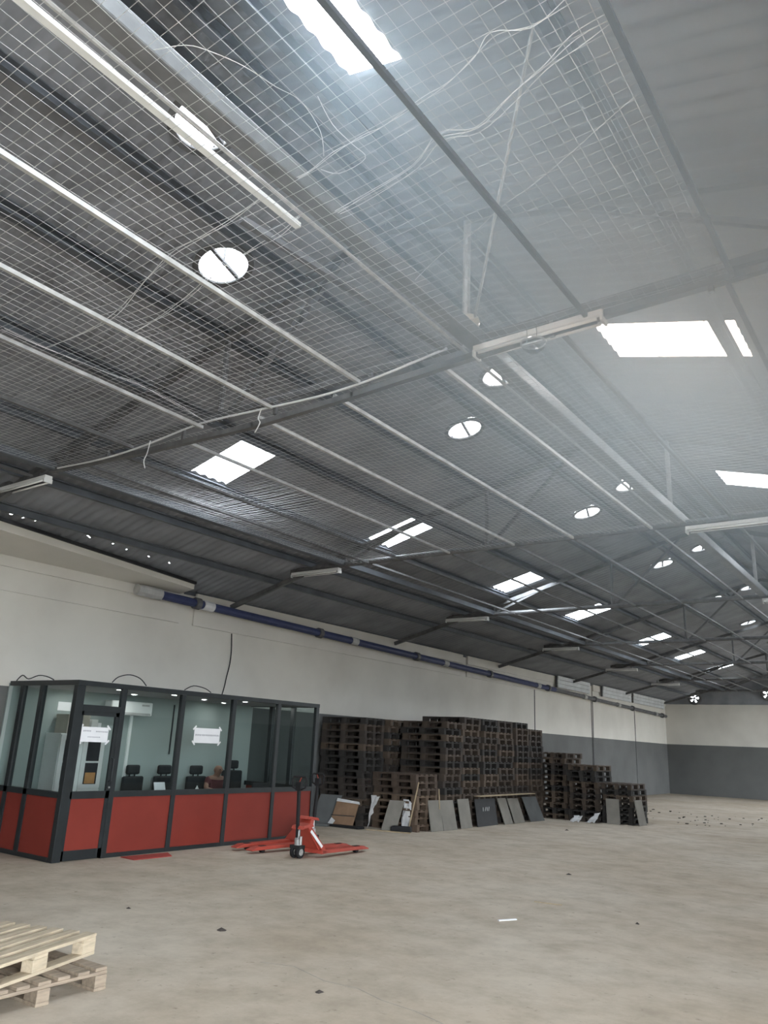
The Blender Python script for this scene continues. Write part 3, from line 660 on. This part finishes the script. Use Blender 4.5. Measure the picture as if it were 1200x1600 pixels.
MB().box(-0.12, 0.09, -0.44, 0.44, 0.0, 0.24).build('casing', M['white'], t, bevel=0.02); MB().box(0.085, 0.095, -0.40, 0.40, 0.015, 0.05).build('louvre', M['greypipe'], t); MB().box(0.088, 0.096, 0.2, 0.36, 0.17, 0.20).build('display', M['greypipe'], t)
tag(t, 'white wall air conditioner high in the office', 'air conditioner')
tag(MB().box(BK, BK + 0.035, 9.08, 9.13, 0.9, 2.06).build('pipe_cover', M['white']), 'white vertical pipe cover below the air conditioner', 'pipe cover')
tag(MB().box(BK, BK + 0.012, 7.62, 7.86, 2.06, 2.20).build('wall_notice', M['paper']), 'white sheets pinned to the office wall above the cabinet', 'notice')
tag(MB().box(BK, BK + 0.02, 10.05, 10.07, 1.4, 2.3).build('wall_cable', M['dark']), 'dark cable on the office back wall', 'cable')
# desks
def desk(y0, y1, lab):
    t = empty('desk', (-11.05, (y0 + y1) / 2, 0)); h = (y1 - y0) / 2
    MB().box(-0.33, 0.33, -h, h, 0.72, 0.755).build('desk_top', M['desk'], t, bevel=0.004)
    for s in (-1, 1): MB().box(-0.30, 0.30, s * h - 0.03 * (s > 0) - 0.0, s * h + 0.03 * (s < 0), 0, 0.72).build('leg_panel', M['desk'], t)
    MB().box(0.26, 0.28, -h + 0.03, h - 0.03, 0.3, 0.72).build('modesty_panel', M['desk'], t); tag(t, lab, 'desk', 'dark office desks'); return t
desk(8.85, 10.15, 'dark desk holding the white stand inside the office'); desk(10.2, 11.7, 'dark desk in front of the seated person')
t = empty('display_stand', (-11.0, 9.05, 0.755)); MB().quad((-0.02, -0.11, 0.05), (-0.02, 0.11, 0.05), (-0.08, 0.11, 0.22), (-0.08, -0.11, 0.22)).quad((-0.035, -0.11, 0.05), (-0.035, 0.11, 0.05), (-0.095, 0.11, 0.22), (-0.095, -0.11, 0.22)).build('screen', M['paper'], t)
MB().box(-0.10, 0.06, -0.10, 0.10, 0.0, 0.012).build('base', M['white'], t); MB().box(-0.06, -0.04, -0.02, 0.02, 0.01, 0.10).build('neck', M['white'], t)
tag(t, 'white tilted display stand on the office desk', 'display')
t = empty('spray_bottle', (-11.0, 9.82, 0.755)); MB().lathe([(0.0, 0.0), (0.03, 0.0), (0.032, 0.02), (0.03, 0.11), (0.012, 0.14), (0.012, 0.16)], n=14).build('bottle', M['white'], t, smooth=True); MB().box(-0.012, 0.03, -0.010, 0.010, 0.16, 0.20).build('pump', M['dark'], t)
tag(t, 'small white pump bottle on the office desk', 'bottle')
tag(MB().box(-11.15, -10.92, 9.35, 9.75, 0.755, 0.80).build('paper_stack', M['paper'], bevel=0.003), 'low stack of white papers on the office desk', 'papers')
# chairs
def office_chair(loc, rz, lab, hi=0.0):
    t = empty('office_chair', loc, rz)
    MB().box(-0.24, 0.24, -0.24, 0.24, 0.43, 0.52).build('seat', M['chair'], t, bevel=0.03)
    MB().box(-0.30, -0.23, -0.24, 0.24, 0.56, 1.02 + hi).build('backrest', M['chair'], t, bevel=0.03)
    MB().box(-0.32, -0.25, -0.15, 0.15, 1.05 + hi, 1.21 + hi).build('headrest', M['chair'], t, bevel=0.03)
    for s in (-0.06, 0.06): MB().bar((-0.29, s, 0.98 + hi), (-0.29, s, 1.1 + hi), 0.02).build('headrest_post', M['dark'], t)
    for s in (-1, 1): MB().box(-0.18, 0.14, s * 0.27 - 0.03, s * 0.27 + 0.03, 0.66, 0.69).build('armrest', M['chair'], t); MB().bar((-0.05, s * 0.27, 0.47), (-0.05, s * 0.27, 0.67), 0.03).build('arm_post', M['dark'], t)
    MB().tube([(0, 0, 0.08), (0, 0, 0.44)], 0.03, 10).build('column', M['chrome'], t)
    for k in range(5):
        a = 2 * math.pi * k / 5; MB().bar((0, 0, 0.09), (0.28 * math.cos(a), 0.28 * math.sin(a), 0.06), 0.04, 0.03).build('base_arm', M['dark'], t)
        MB().lathe([(0.0, -0.02), (0.03, -0.02), (0.03, 0.02), (0.0, 0.02)], c=(0.28 * math.cos(a), 0.28 * math.sin(a), 0.03), n=10, axis='X').build('caster', M['black'], t)
    MB().bar((-0.1, 0, 0.44), (-0.27, 0, 0.6), 0.05, 0.02).build('back_bracket', M['dark'], t)
    tag(t, lab, 'chair', 'black office chairs'); return t
office_chair((-11.72, 9.22, 0), 0.12, 'black office chair with headrest left of the white display stand')
office_chair((-11.64, 10.58, 0), 0.0, 'black office chair behind the seated person')
office_chair((-11.74, 9.90, 0), 0.0, 'black office chair behind the front mullion')
office_chair((-11.74, 11.55, 0), -0.15, 'black office chair at the dark far end of the office', 0.1)
# monitor-like dark mass at far desk
t = empty('monitor', (-10.98, 11.40, 0.755)); MB().box(-0.02, 0.02, -0.24, 0.24, 0.06, 0.19).build('screen', M['chair'], t, bevel=0.005); MB().box(-0.09, 0.09, -0.1, 0.1, 0, 0.012).build('foot', M['dark'], t); MB().box(-0.03, -0.01, -0.02, 0.02, 0.01, 0.12).build('stem', M['dark'], t)
tag(t, 'low dark monitor on the desk of the seated person', 'monitor')

# ---- seated person (continuous skinned body)
def skinned(name, verts, edges, radii, m, parent=None, sub=2, root=0):
    me = bpy.data.meshes.new(name); me.from_pydata(verts, edges, []); o = bpy.data.objects.new(name, me); COL.objects.link(o)
    sk = o.modifiers.new('skin', 'SKIN'); sk.use_smooth_shade = True
    for i, r in enumerate(radii):
        d = me.skin_vertices[0].data[i]; d.radius = (r, r) if not isinstance(r, tuple) else r; d.use_root = (i == root)
    ss = o.modifiers.new('sub', 'SUBSURF'); ss.levels = sub; ss.render_levels = sub
    me.materials.append(m)
    if parent: o.parent = parent
    return o
pe = empty('person', (-11.50, 10.62, 0)); tag(pe, 'seated person in a maroon shirt with arms folded on the office desk', 'person')
V = [(0.0, 0, 0.52), (0.03, 0, 0.68), (0.06, 0, 0.84), (0.08, 0, 0.97), (0.10, 0, 1.04),            # 0 pelvis .. 4 neck base
     (0.12, 0, 1.08), (0.14, 0.0, 1.16), (0.145, 0.0, 1.245),                                        # 5 neck, 6 head, 7 crown
     (0.08, -0.17, 0.985), (0.10, -0.24, 0.83), (0.30, -0.15, 0.79), (0.38, 0.03, 0.795),            # 8 shoulder, elbow, wrist, hand
     (0.08, 0.17, 0.985), (0.10, 0.25, 0.83), (0.32, 0.16, 0.80), (0.40, -0.01, 0.815),
     (0.05, -0.1, 0.52), (0.42, -0.12, 0.53), (0.44, -0.12, 0.10), (0.55, -0.12, 0.05),              # legs
     (0.05, 0.1, 0.52), (0.42, 0.12, 0.53), (0.44, 0.12, 0.10), (0.55, 0.12, 0.05)]
Ed = [(0, 1), (1, 2), (2, 3), (3, 4), (4, 5), (5, 6), (6, 7), (3, 8), (8, 9), (9, 10), (10, 11), (3, 12), (12, 13), (13, 14), (14, 15), (0, 16), (16, 17), (17, 18), (18, 19), (0, 20), (20, 21), (21, 22), (22, 23)]
Rd = [(0.15, 0.13), (0.15, 0.12), (0.17, 0.12), (0.14, 0.10), 0.065, 0.055, (0.085, 0.095), (0.06, 0.07), 0.07, 0.047, 0.033, 0.03, 0.07, 0.047, 0.033, 0.03, 0.085, 0.065, 0.045, 0.035, 0.085, 0.065, 0.045, 0.035]
body = skinned('body', V, Ed, Rd, M['skin'], pe)
# clothing: shirt around torso and upper arms, trousers over hips and legs
sv = [V[1], V[2], V[3], (0.085, 0, 1.015), V[8], (0.095, -0.225, 0.865), V[12], (0.095, 0.235, 0.865)]
skinned('shirt', sv, [(0, 1), (1, 2), (2, 3), (2, 4), (4, 5), (2, 6), (6, 7)], [(0.175, 0.145), (0.19, 0.14), (0.165, 0.12), 0.075, 0.083, 0.062, 0.083, 0.062], M['shirt'], pe, root=1)
tv = [V[0], V[16], V[17], (0.44, -0.12, 0.14), V[20], V[21], (0.44, 0.12, 0.14), (0.02, 0, 0.62)]
skinned('trousers', tv, [(0, 1), (1, 2), (2, 3), (0, 4), (4, 5), (5, 6), (0, 7)], [(0.17, 0.15), 0.1, 0.08, 0.06, 0.1, 0.08, 0.06, (0.165, 0.14)], M['trouser'], pe)
# face, ears, fingers
MB().lathe([(0.0, 0.0), (0.012, 0.006), (0.014, 0.02), (0.006, 0.04)], c=(0.238, 0, 1.135), n=8).build('nose', M['skin'], pe, smooth=True)
for s in (-1, 1):
    MB().lathe([(0.0, -0.009), (0.009, -0.004), (0.010, 0.003), (0.0, 0.009)], c=(0.222, s * 0.032, 1.168), n=8).build('eye', M['black'], pe, smooth=True)
    MB().lathe([(0.0, -0.03), (0.012, -0.02), (0.016, 0.005), (0.01, 0.028), (0.0, 0.032)], c=(0.135, s * 0.09, 1.155), n=8).build('ear', M['skin'], pe, smooth=True)
MB().box(0.222, 0.229, -0.024, 0.024, 1.105, 1.112).build('mouth', M['shirt'], pe)
for (hx, hy, hz, dx, dy) in ((0.38, 0.03, 0.795, 0.10, 0.99), (0.40, -0.01, 0.815, 0.1, -0.99)):
    px, py = -dy, dx
    for k, ln in enumerate((0.055, 0.07, 0.075, 0.068)):
        o = (k - 1.5) * 0.019
        a = (hx + dx * 0.02 + px * o, hy + dy * 0.02 + py * o, hz); bb = (a[0] + dx * ln * 0.6, a[1] + dy * ln * 0.6, hz + 0.006); c = (a[0] + dx * ln, a[1] + dy * ln, hz - 0.014)
        MB().tube([a, bb, c], [0.0095, 0.009, 0.007], 7).build('finger', M['skin'], pe, smooth=True)
    MB().tube([(hx - px * 0.02, hy - py * 0.02, hz + 0.01), (hx + dx * 0.03 - px * 0.045, hy + dy * 0.03 - py * 0.045, hz + 0.012), (hx + dx * 0.055 - px * 0.042, hy + dy * 0.055 - py * 0.042, hz + 0.004)], [0.012, 0.0105, 0.008], 7).build('thumb', M['skin'], pe, smooth=True)

# red mat on the floor in front of the office
tag(MB().prism([(-10.22, 7.80), (-10.16, 8.62), (-9.86, 8.45), (-9.88, 7.78)], 'Z', 0.0, 0.012).build('floor_mat', M['matred']), 'flat red mat on the floor before the second office panel', 'mat')

# ================================================================== PALLET JACKS
def pallet_jack(loc, rz, lab, handle=True):
    t = empty('pallet_jack', loc, rz)     # local +Y: fork direction, origin under steering wheels
    for s in (-1, 1):
        x = s * 0.19
        f = MB().prism([(0.30, 0.065), (0.30, 0.115), (1.42, 0.10), (1.55, 0.06), (1.55, 0.045), (1.30, 0.05)], 'X', x - 0.08, x + 0.08).build('fork', M['jack'], t, bevel=0.006)
        MB().box(x - 0.035, x + 0.035, 1.22, 1.34, 0.101, 0.107).build('fork_slot', M['black'], f)
        MB().lathe([(0.0, -0.03), (0.04, -0.03), (0.04, 0.03), (0.0, 0.03)], c=(x, 1.28, 0.04), n=14, axis='X').build('load_roller', M['black'], f)
        MB().bar((x, 0.34, 0.10), (x * 0.6, 0.14, 0.42), 0.05, 0.07).build('lift_link', M['jack'], t)
    fr_ = MB(); a_, b_ = 0.27, 0.13                      # sloping back plate, wide at the forks, narrow at the head
    fr_.v = [(-a_, 0.33, 0.07), (a_, 0.33, 0.07), (a_, 0.40, 0.11), (-a_, 0.40, 0.11), (-b_, 0.09, 0.44), (b_, 0.09, 0.44), (b_, 0.16, 0.46), (-b_, 0.16, 0.46)]
    fr_.f = [(0, 1, 5, 4), (1, 2, 6, 5), (2, 3, 7, 6), (3, 0, 4, 7), (4, 5, 6, 7), (3, 2, 1, 0)]
    fr_.build('frame', M['jack'], t, bevel=0.01)
    MB().box(-0.27, 0.27, 0.28, 0.40, 0.06, 0.115).build('cross_member', M['jack'], t, bevel=0.006)
    MB().prism([(0.10, 0.44), (0.24, 0.45), (0.20, 0.50), (-0.02, 0.47), (-0.05, 0.42)], 'X', -0.12, 0.12).build('frame_head', M['jack'], t, bevel=0.01)
    MB().bar((0.150, 0.125, 0.40), (0.245, 0.31, 0.16), 0.05, 0.006, up=(1, 0, 0.3)).build('decal', M['paper'], t)
    MB().lathe([(0.0, 0.14), (0.055, 0.14), (0.055, 0.28), (0.035, 0.30), (0.03, 0.42), (0.0, 0.42)], c=(0.0, 0.0, 0.0), n=16).build('pump', M['chrome'], t, smooth=False)
    MB().tube([(0.07, -0.02, 0.2), (0.07, -0.02, 0.32)], 0.025, 10).build('valve', M['chrome'], t); MB().box(-0.1, 0.1, -0.07, 0.06, 0.14, 0.19).build('pump_base', M['dark'], t)
    for s in (-1, 1):
        wv = MB().lathe([(0.03, -0.026), (0.085, -0.026), (0.09, -0.018), (0.09, 0.018), (0.085, 0.026), (0.03, 0.026)], c=(s * 0.055, 0.0, 0.09), n=22, axis='X').build('steering_wheel', M['black'], t)
        MB().lathe([(0.0, -0.028), (0.05, -0.028), (0.05, 0.028), (0.0, 0.028)], c=(s * 0.055, 0.0, 0.09), n=16, axis='X').build('wheel_hub', M['greypipe'], wv)
    MB().tube([(-0.09, 0, 0.09), (0.09, 0, 0.09)], 0.012, 8).build('axle', M['chrome'], t)
    if handle:
        MB().bar((0, -0.02, 0.30), (0, -0.06, 1.02), 0.05, 0.035).build('handle_bar', M['black'], t)
        lp = [(-0.03, -0.06, 1.0), (-0.13, -0.06, 1.04), (-0.145, -0.06, 1.16), (-0.12, -0.06, 1.195), (0.12, -0.06, 1.195), (0.145, -0.06, 1.16), (0.13, -0.06, 1.04), (0.03, -0.06, 1.0)]
        MB().tube(lp, 0.016, 8).build('handle_loop', M['black'], t); MB().box(-0.05, 0.05, -0.09, -0.03, 0.99, 1.12).build('handle_boss', M['black'], t)
        MB().bar((0.0, -0.07, 1.1), (0.05, -0.075, 1.19), 0.012).build('release_lever', M['jack'], t)
    tag(t, lab, 'pallet jack', 'red pallet jacks'); return t
pallet_jack((-8.62, 9.87, 0), 0.02, 'red pallet jack with upright black handle, forks pointing right')
pallet_jack((-9.42, 11.15, 0), math.pi - 0.10, 'red pallet jack parked behind, forks pointing left toward the office door')

# ================================================================== PALLETS
def pallet_mesh(L, Wd, boards, m):
    mb = MB(); bw = 0.1
    for k in range(boards):
        y = -Wd / 2 + (Wd - bw) * k / (boards - 1); mb.box(-L / 2, L / 2, y, y + bw, 0.122, 0.144)
    for x in (-L / 2, -0.0725, L / 2 - 0.145): mb.box(x, x + 0.145, -Wd / 2, Wd / 2, 0.100, 0.122)
    for x in (-L / 2, -0.0725, L / 2 - 0.145):
        for y in (-Wd / 2, -0.05, Wd / 2 - 0.1): mb.box(x, x + 0.145, y, y + 0.1, 0.022, 0.100)
    for y in (-Wd / 2, -0.05, Wd / 2 - 0.1): mb.box(-L / 2, L / 2, y, y + 0.1, 0.0, 0.022)
    me = bpy.data.meshes.new('pallet'); me.from_pydata(mb.v, [], mb.f); me.materials.append(m); return me
DK = [pallet_mesh(1.2, 0.8, 5, m) for m in PALW]; BR = [pallet_mesh(1.2, 0.8, 5, m) for m in PALFRONT]
# stacks: x, y, rotation, count, meshes, name
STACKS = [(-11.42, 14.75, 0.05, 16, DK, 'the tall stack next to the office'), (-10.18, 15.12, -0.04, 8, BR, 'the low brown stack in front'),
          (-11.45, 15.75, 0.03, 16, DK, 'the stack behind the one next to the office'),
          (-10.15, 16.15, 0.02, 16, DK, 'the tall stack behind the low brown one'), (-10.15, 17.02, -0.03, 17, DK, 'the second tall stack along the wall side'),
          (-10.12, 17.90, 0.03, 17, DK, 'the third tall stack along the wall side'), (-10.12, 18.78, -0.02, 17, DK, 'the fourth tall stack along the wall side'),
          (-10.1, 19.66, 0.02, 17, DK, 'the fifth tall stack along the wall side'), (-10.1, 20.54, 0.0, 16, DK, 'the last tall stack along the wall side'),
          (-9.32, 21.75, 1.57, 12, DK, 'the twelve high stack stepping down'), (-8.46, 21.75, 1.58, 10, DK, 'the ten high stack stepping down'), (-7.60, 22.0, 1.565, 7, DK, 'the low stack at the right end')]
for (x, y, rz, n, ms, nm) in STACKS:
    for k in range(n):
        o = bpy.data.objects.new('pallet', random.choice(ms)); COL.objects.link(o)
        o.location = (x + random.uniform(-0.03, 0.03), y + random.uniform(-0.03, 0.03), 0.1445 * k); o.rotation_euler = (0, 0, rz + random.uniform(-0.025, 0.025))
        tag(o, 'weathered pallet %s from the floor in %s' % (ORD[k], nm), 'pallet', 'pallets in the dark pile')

# ---- foreground pallets, piece by piece
def pallet_parts(loc, rz, L, Wd, nb, m, lab):
    t = empty('pallet', loc, rz); bw = 0.095
    for k in range(nb):
        y = -Wd / 2 + (Wd - bw) * k / (nb - 1)
        MB().box(-L / 2 + random.uniform(0, 0.012), L / 2 - random.uniform(0, 0.012), y, y + bw, 0.122, 0.144).build('deck_board', m, t, bevel=0.003)
    for x in (-L / 2, -0.0725, L / 2 - 0.145):
        MB().box(x + 0.005, x + 0.14, -Wd / 2, Wd / 2, 0.100, 0.1215).build('stringer_board', m, t, bevel=0.003)
        for y in (-Wd / 2, -0.05, Wd / 2 - 0.1): MB().box(x, x + 0.145, y + 0.002, y + 0.098, 0.0225, 0.0995).build('block', m, t, bevel=0.003)
    for y in (-Wd / 2, -0.05, Wd / 2 - 0.1): MB().box(-L / 2, L / 2, y, y + 0.1, 0.0, 0.022).build('bottom_board', m, t, bevel=0.003)
    tag(t, lab, 'pallet', 'timber pallets at the lower left corner'); return t
pallet_parts((-5.16 - 0.6, 3.95 - 0.5, 0), 0.03, 1.2, 1.0, 7, M['woodB'], 'weathered brown pallet on the floor beneath the pale one')
u = Vector((0.32, -0.945, 0)).normalized(); vv = Vector((-0.945, -0.32, 0)).normalized()
cpos = Vector((-5.52, 4.09, 0)) + u * 0.6 + vv * 0.5
pallet_parts((cpos.x, cpos.y, 0.1445), math.atan2(u.y, u.x), 1.2, 1.0, 7, M['woodA'], 'pale fresh timber pallet lying crosswise on the lower one')

# ================================================================== BOARDS AND RUBBISH BY THE PILE
def lean(pa, pb, h, back, m, lab, th=0.02, nm='leaning_board', cat='board'):
    """board standing on the floor line pa-pb, top leaning back by vector"""
    a = Vector((pa[0], pa[1], 0.0)); b = Vector((pb[0], pb[1], 0.0)); k = Vector((back[0], back[1], h)); n = (b - a).cross(k).normalized() * th
    if n.z > 0: n = -n
    off = Vector((0, 0, max(0, -n.z)))
    mb = MB(); p = [a, b, b + k, a + k]; i = 0
    mb.v = [tuple(q + off) for q in p] + [tuple(q + n + off) for q in p]
    mb.f = [(0, 1, 2, 3), (7, 6, 5, 4), (0, 4, 5, 1), (1, 5, 6, 2), (2, 6, 7, 3), (3, 7, 4, 0)]
    return tag(mb.build(nm, m), lab, cat, 'boards leaning on the pallet pile')
lean((-11.95, 14.02), (-11.42, 14.12), 0.62, (0.12, 0.2), M['board2'], 'dark grey board leaning closest to the office corner')
lean((-10.28, 14.42), (-9.98, 14.55), 0.60, (0.10, 0.14), M['board'], 'grey board leaning beside the white plastic film')
lean((-9.44, 15.10), (-9.38, 15.50), 0.62, (-0.12, 0.02), M['board'], 'first grey board leaning right of the low brown stack')
lean((-9.38, 15.53), (-9.33, 16.02), 0.61, (-0.14, 0.0), M['board'], 'second grey board leaning right of the low brown stack')
lean((-9.36, 16.25), (-9.36, 16.75), 0.62, (-0.12, 0.0), M['board'], 'third grey board leaning right of the low brown stack')
lean((-9.36, 17.0), (-9.36, 18.0), 0.60, (-0.10, 0.0), M['black'], 'black board leaning on the pile with a pale scrawl')
lean((-9.28, 18.22), (-9.26, 18.62), 0.60, (-0.13, -0.17), M['board'], 'narrow grey board leaning right of the black board')
lean((-9.26, 18.72), (-9.24, 19.25), 0.58, (-0.13, -0.17), M['board'], 'second grey board leaning right of the black board')
lean((-9.24, 19.6), (-9.18, 20.3), 0.60, (-0.14, -0.25), M['board2'], 'last grey board leaning left of the dark gap')
lean((-7.82, 21.18), (-7.48, 21.22), 0.62, (-0.06, 0.12), M['board'], 'pale grey board leaning on the low end stack')
lean((-7.03, 21.4), (-6.99, 21.85), 0.62, (-0.11, 0.0), M['board'], 'outermost grey board at the right end of the pile')
# scrawl strokes belong to the black board: small pale strokes
bb = [o for o in bpy.data.objects if o.get('label') == 'black board leaning on the pile with a pale scrawl'][0]
sc = MB()
for k, y in enumerate((17.35, 17.45, 17.55, 17.62)):
    sc.bar((-9.36 - 0.055, y, 0.33), (-9.36 - 0.045 - 0.015, y + 0.03 * (k % 2), 0.42), 0.015, 0.006, up=(1, 0, 0))
o = sc.build('scrawl', M['paper'], bb); o['kind'] = 'stuff'
# cardboard sheet with plastic, films
t = empty('cardboard_sheet', (-11.1, 14.10, 0.0))
MB().prism([(-0.32, 0.02), (0.26, 0.02), (0.34, 0.5), (-0.2, 0.56)], 'Y', 0.0, 0.02).build('panel', M['cardboard'], t); MB().prism([(-0.35, 0.06), (-0.25, 0.02), (-0.18, 0.12), (-0.28, 0.18)], 'Y', -0.012, 0.0).build('white_patch', M['plastic'], t)
MB().prism([(-0.22, 0.52), (0.36, 0.49), (0.34, 0.54), (-0.20, 0.585)], 'Y', -0.012, 0.03).build('film_edge', M['plastic'], t); MB().prism([(-0.30, 0.22), (0.28, 0.23), (0.28, 0.25), (-0.30, 0.24)], 'Y', -0.006, 0.0).build('strap', M['debris'], t)
t.rotation_euler = (-0.2, 0, 0.15); tag(t, 'brown cardboard sheet with white film leaning on the pile', 'cardboard')
def film(loc, pts, lab):
    rnd = random.Random(3); mb = MB(); n = 5
    for i in range(n + 1):
        for j in range(n + 1):
            u_, v_ = i / n, j / n
            a = Vector(pts[0]).lerp(Vector(pts[1]), u_); b = Vector(pts[3]).lerp(Vector(pts[2]), u_); p = a.lerp(b, v_) + Vector((rnd.uniform(-.03, .03), rnd.uniform(-.03, .03), rnd.uniform(-.02, .02)))
            mb.v.append((p.x, p.y, max(p.z, 0.004)))
    for i in range(n):
        for j in range(n): k = i * (n + 1) + j; mb.f.append((k, k + 1, k + n + 2, k + n + 1))
    o = mb.build('plastic_film', M['plastic']); o.location = loc; s = o.modifiers.new('solid', 'SOLIDIFY'); s.thickness = 0.006
    tag(o, lab, 'plastic film')
film((-10.62, 14.40, 0), [(0, 0, 0.0), (0.1, 0.02, 0.4), (0.28, 0.02, 0.66), (0.0, 0.1, 0.66)], 'white plastic film hanging left of the grey board')
film((-9.86, 14.66, 0), [(-0.08, 0, 0.0), (0.12, 0.02, 0.1), (0.16, 0.06, 0.60), (-0.06, 0.06, 0.62)], 'crumpled white plastic film beside the leaning stick')
film((-8.55, 20.75, 0), [(-0.12, -0.05, 0.0), (0.12, 0.0, 0.02), (0.2, 0.12, 0.16), (-0.05, 0.15, 0.14)], 'white crumpled plastic lying at the dark gap')
film((-8.20, 20.95, 0), [(-0.10, -0.05, 0.0), (0.12, 0.0, 0.02), (0.25, 0.12, 0.26), (0.1, 0.15, 0.22)], 'greyish crumpled plastic beside the white piece')
tag(MB().tube([(-9.72, 14.62, 0.01), (-9.55, 14.72, 1.0)], 0.016, 7).build('leaning_stick', M['pole']), 'thin pale stick leaning on the low brown stack', 'stick')
tag(MB().tube([(-9.40, 15.35, 0.45), (-9.46, 15.40, 0.86)], 0.014, 7).build('timber_lath', M['pole']), 'short lath standing between two leaning grey boards', 'lath')
tag(MB().prism([(-9.95, 14.28), (-9.55, 14.45), (-9.6, 14.6), (-10.0, 14.45)], 'Z', 0.0, 0.12).build('black_sack', M['black'], bevel=0.03), 'small black sack at the foot of the leaning stick', 'sack')
tag(MB().prism([(-11.5, 13.95), (-10.6, 14.02), (-10.55, 14.2), (-11.45, 14.15)], 'Z', 0.0, 0.05).build('black_sheet', M['black'], bevel=0.015), 'flat black sheeting under the cardboard sheet', 'sheeting')
tag(MB().bar((-12.0, 13.6, 0.03), (-11.3, 13.9, 0.03), 0.12, 0.05).build('loose_plank', M['board2']), 'loose dark plank on the floor by the office end', 'plank')
tag(MB().bar((-9.50, 14.38, 0.012), (-10.45, 14.12, 0.012), 0.04, 0.02).build('loose_lath', M['pole']), 'pale lath lying on the floor before the pile', 'lath')
tag(MB().box(-9.48, -9.30, 17.0, 20.0, 0.665, 0.68).build('loose_plank', M['pole']), 'long pale plank resting along the top of the leaning boards', 'plank')
tag(MB().box(-10.02, -9.99, 14.68, 14.69, 0, 0.01).build('paper_scrap', M['paper']), 'tiny white scrap at the pile foot', 'scrap')

# ---- floor debris
DEB = [(-5.925, 5.775, 0.05, 'dark leaf-like scrap on the floor right of the pale pallet'), (-4.042, 4.978, 0.035, 'dark crumb on the floor near the bottom centre'),
       (-5.033, 11.95, 0.04, 'dark speck on the floor in the middle distance'), (-7.275, 5.736, 0.03, 'dark speck on the floor before the office'),
       (-3.116, 9.239, 0.035, 'small dark scrap on the floor at right'), (-7.778, 18.42, 0.05, 'dark clod on the floor before the dark gap')]
def clod(x, y, r, seed):
    rnd = random.Random(seed); mb = MB(); n = 7; mb.v.append((0, 0, r * 0.5))
    for k in range(n):
        a = 2 * math.pi * k / n; q = r * rnd.uniform(0.6, 1.2); mb.v.append((q * math.cos(a), q * math.sin(a), 0.0))
    for k in range(n): mb.f.append((0, 1 + k, 1 + (k + 1) % n))
    mb.f.append(tuple(range(n, 0, -1)))
    o = mb.build('debris', M['debris']); o.location = (x, y, 0); return o
for i, (x, y, r, lab) in enumerate(DEB): tag(clod(x, y, r, i), lab, 'debris')
tag(MB().bar((-4.25, 8.18, 0.008), (-4.14, 8.38, 0.008), 0.03, 0.012).build('paper_strip', M['paper']), 'short white strip lying on the floor', 'scrap')
tag(MB().bar((-4.45, 9.50, 0.006), (-4.12, 9.56, 0.006), 0.015, 0.008).build('paper_strip', M['pole']), 'long thin pale strip lying on the floor behind the short one', 'scrap')
rn = random.Random(11); cr = MB()
for k in range(60):
    x = rn.uniform(-9.0, -5.0); y = rn.uniform(23.0, 28.5); s = rn.uniform(0.012, 0.04)
    cr.prism([(x - s, y - s * .6), (x + s, y - s * .4), (x + s * .7, y + s * .8), (x - s * .5, y + s)], 'Z', 0, s * 0.6)
tag(cr.build('floor_crumbs', M['debris']), 'scattered dark crumbs on the far floor right of the pile', 'debris', None, 'stuff')
# cracks / joint in the slab
ck = MB()
pts = [(-4.9, 5.25), (-4.62, 5.35), (-4.2, 5.22), (-3.9, 5.25), (-3.6, 5.15), (-3.3, 5.12), (-2.9, 5.0)]
for p, q in zip(pts, pts[1:]): ck.bar((p[0], p[1], 0.0), (q[0], q[1], 0.0), 0.008, 0.002)
ck.build('slab_crack', M['crack'], fl)

# ================================================================== GLARE HAZE: scatter volume added to stand in for veiling lens glare
hz = MB().box(-4.2, 4.2, -4.2, 4.2, -3.2, 1.35).build('glare_haze', M['net']); hz.location = (-0.5, 4.9, 5.2)
m = bpy.data.materials.new('glare_haze'); m.use_nodes = True; nt = m.node_tree
for n in list(nt.nodes): nt.nodes.remove(n)
out = nt.nodes.new('ShaderNodeOutputMaterial'); vsn = nt.nodes.new('ShaderNodeVolumeScatter'); vsn.inputs['Anisotropy'].default_value = 0.35
vsn.inputs['Color'].default_value = (0.72, 0.88, 1.0, 1)
tc = nt.nodes.new('ShaderNodeTexCoord'); mp = nt.nodes.new('ShaderNodeMapping'); mp.inputs['Scale'].default_value = (1 / 4.1, 1 / 4.1, 1 / 3.1)
gr = nt.nodes.new('ShaderNodeTexGradient'); gr.gradient_type = 'QUADRATIC_SPHERE'; mu = nt.nodes.new('ShaderNodeMath'); mu.operation = 'MULTIPLY'; mu.inputs[1].default_value = 1.1
nt.links.new(tc.outputs['Object'], mp.inputs[0]); nt.links.new(mp.outputs[0], gr.inputs[0]); nt.links.new(gr.outputs['Fac'], mu.inputs[0]); nt.links.new(mu.outputs[0], vsn.inputs['Density'])
nt.links.new(vsn.outputs[0], out.inputs['Volume']); hz.data.materials.clear(); hz.data.materials.append(m)
tag(hz, 'added milky haze standing in for lens glare under the right-hand skylights', 'haze', None, 'stuff')
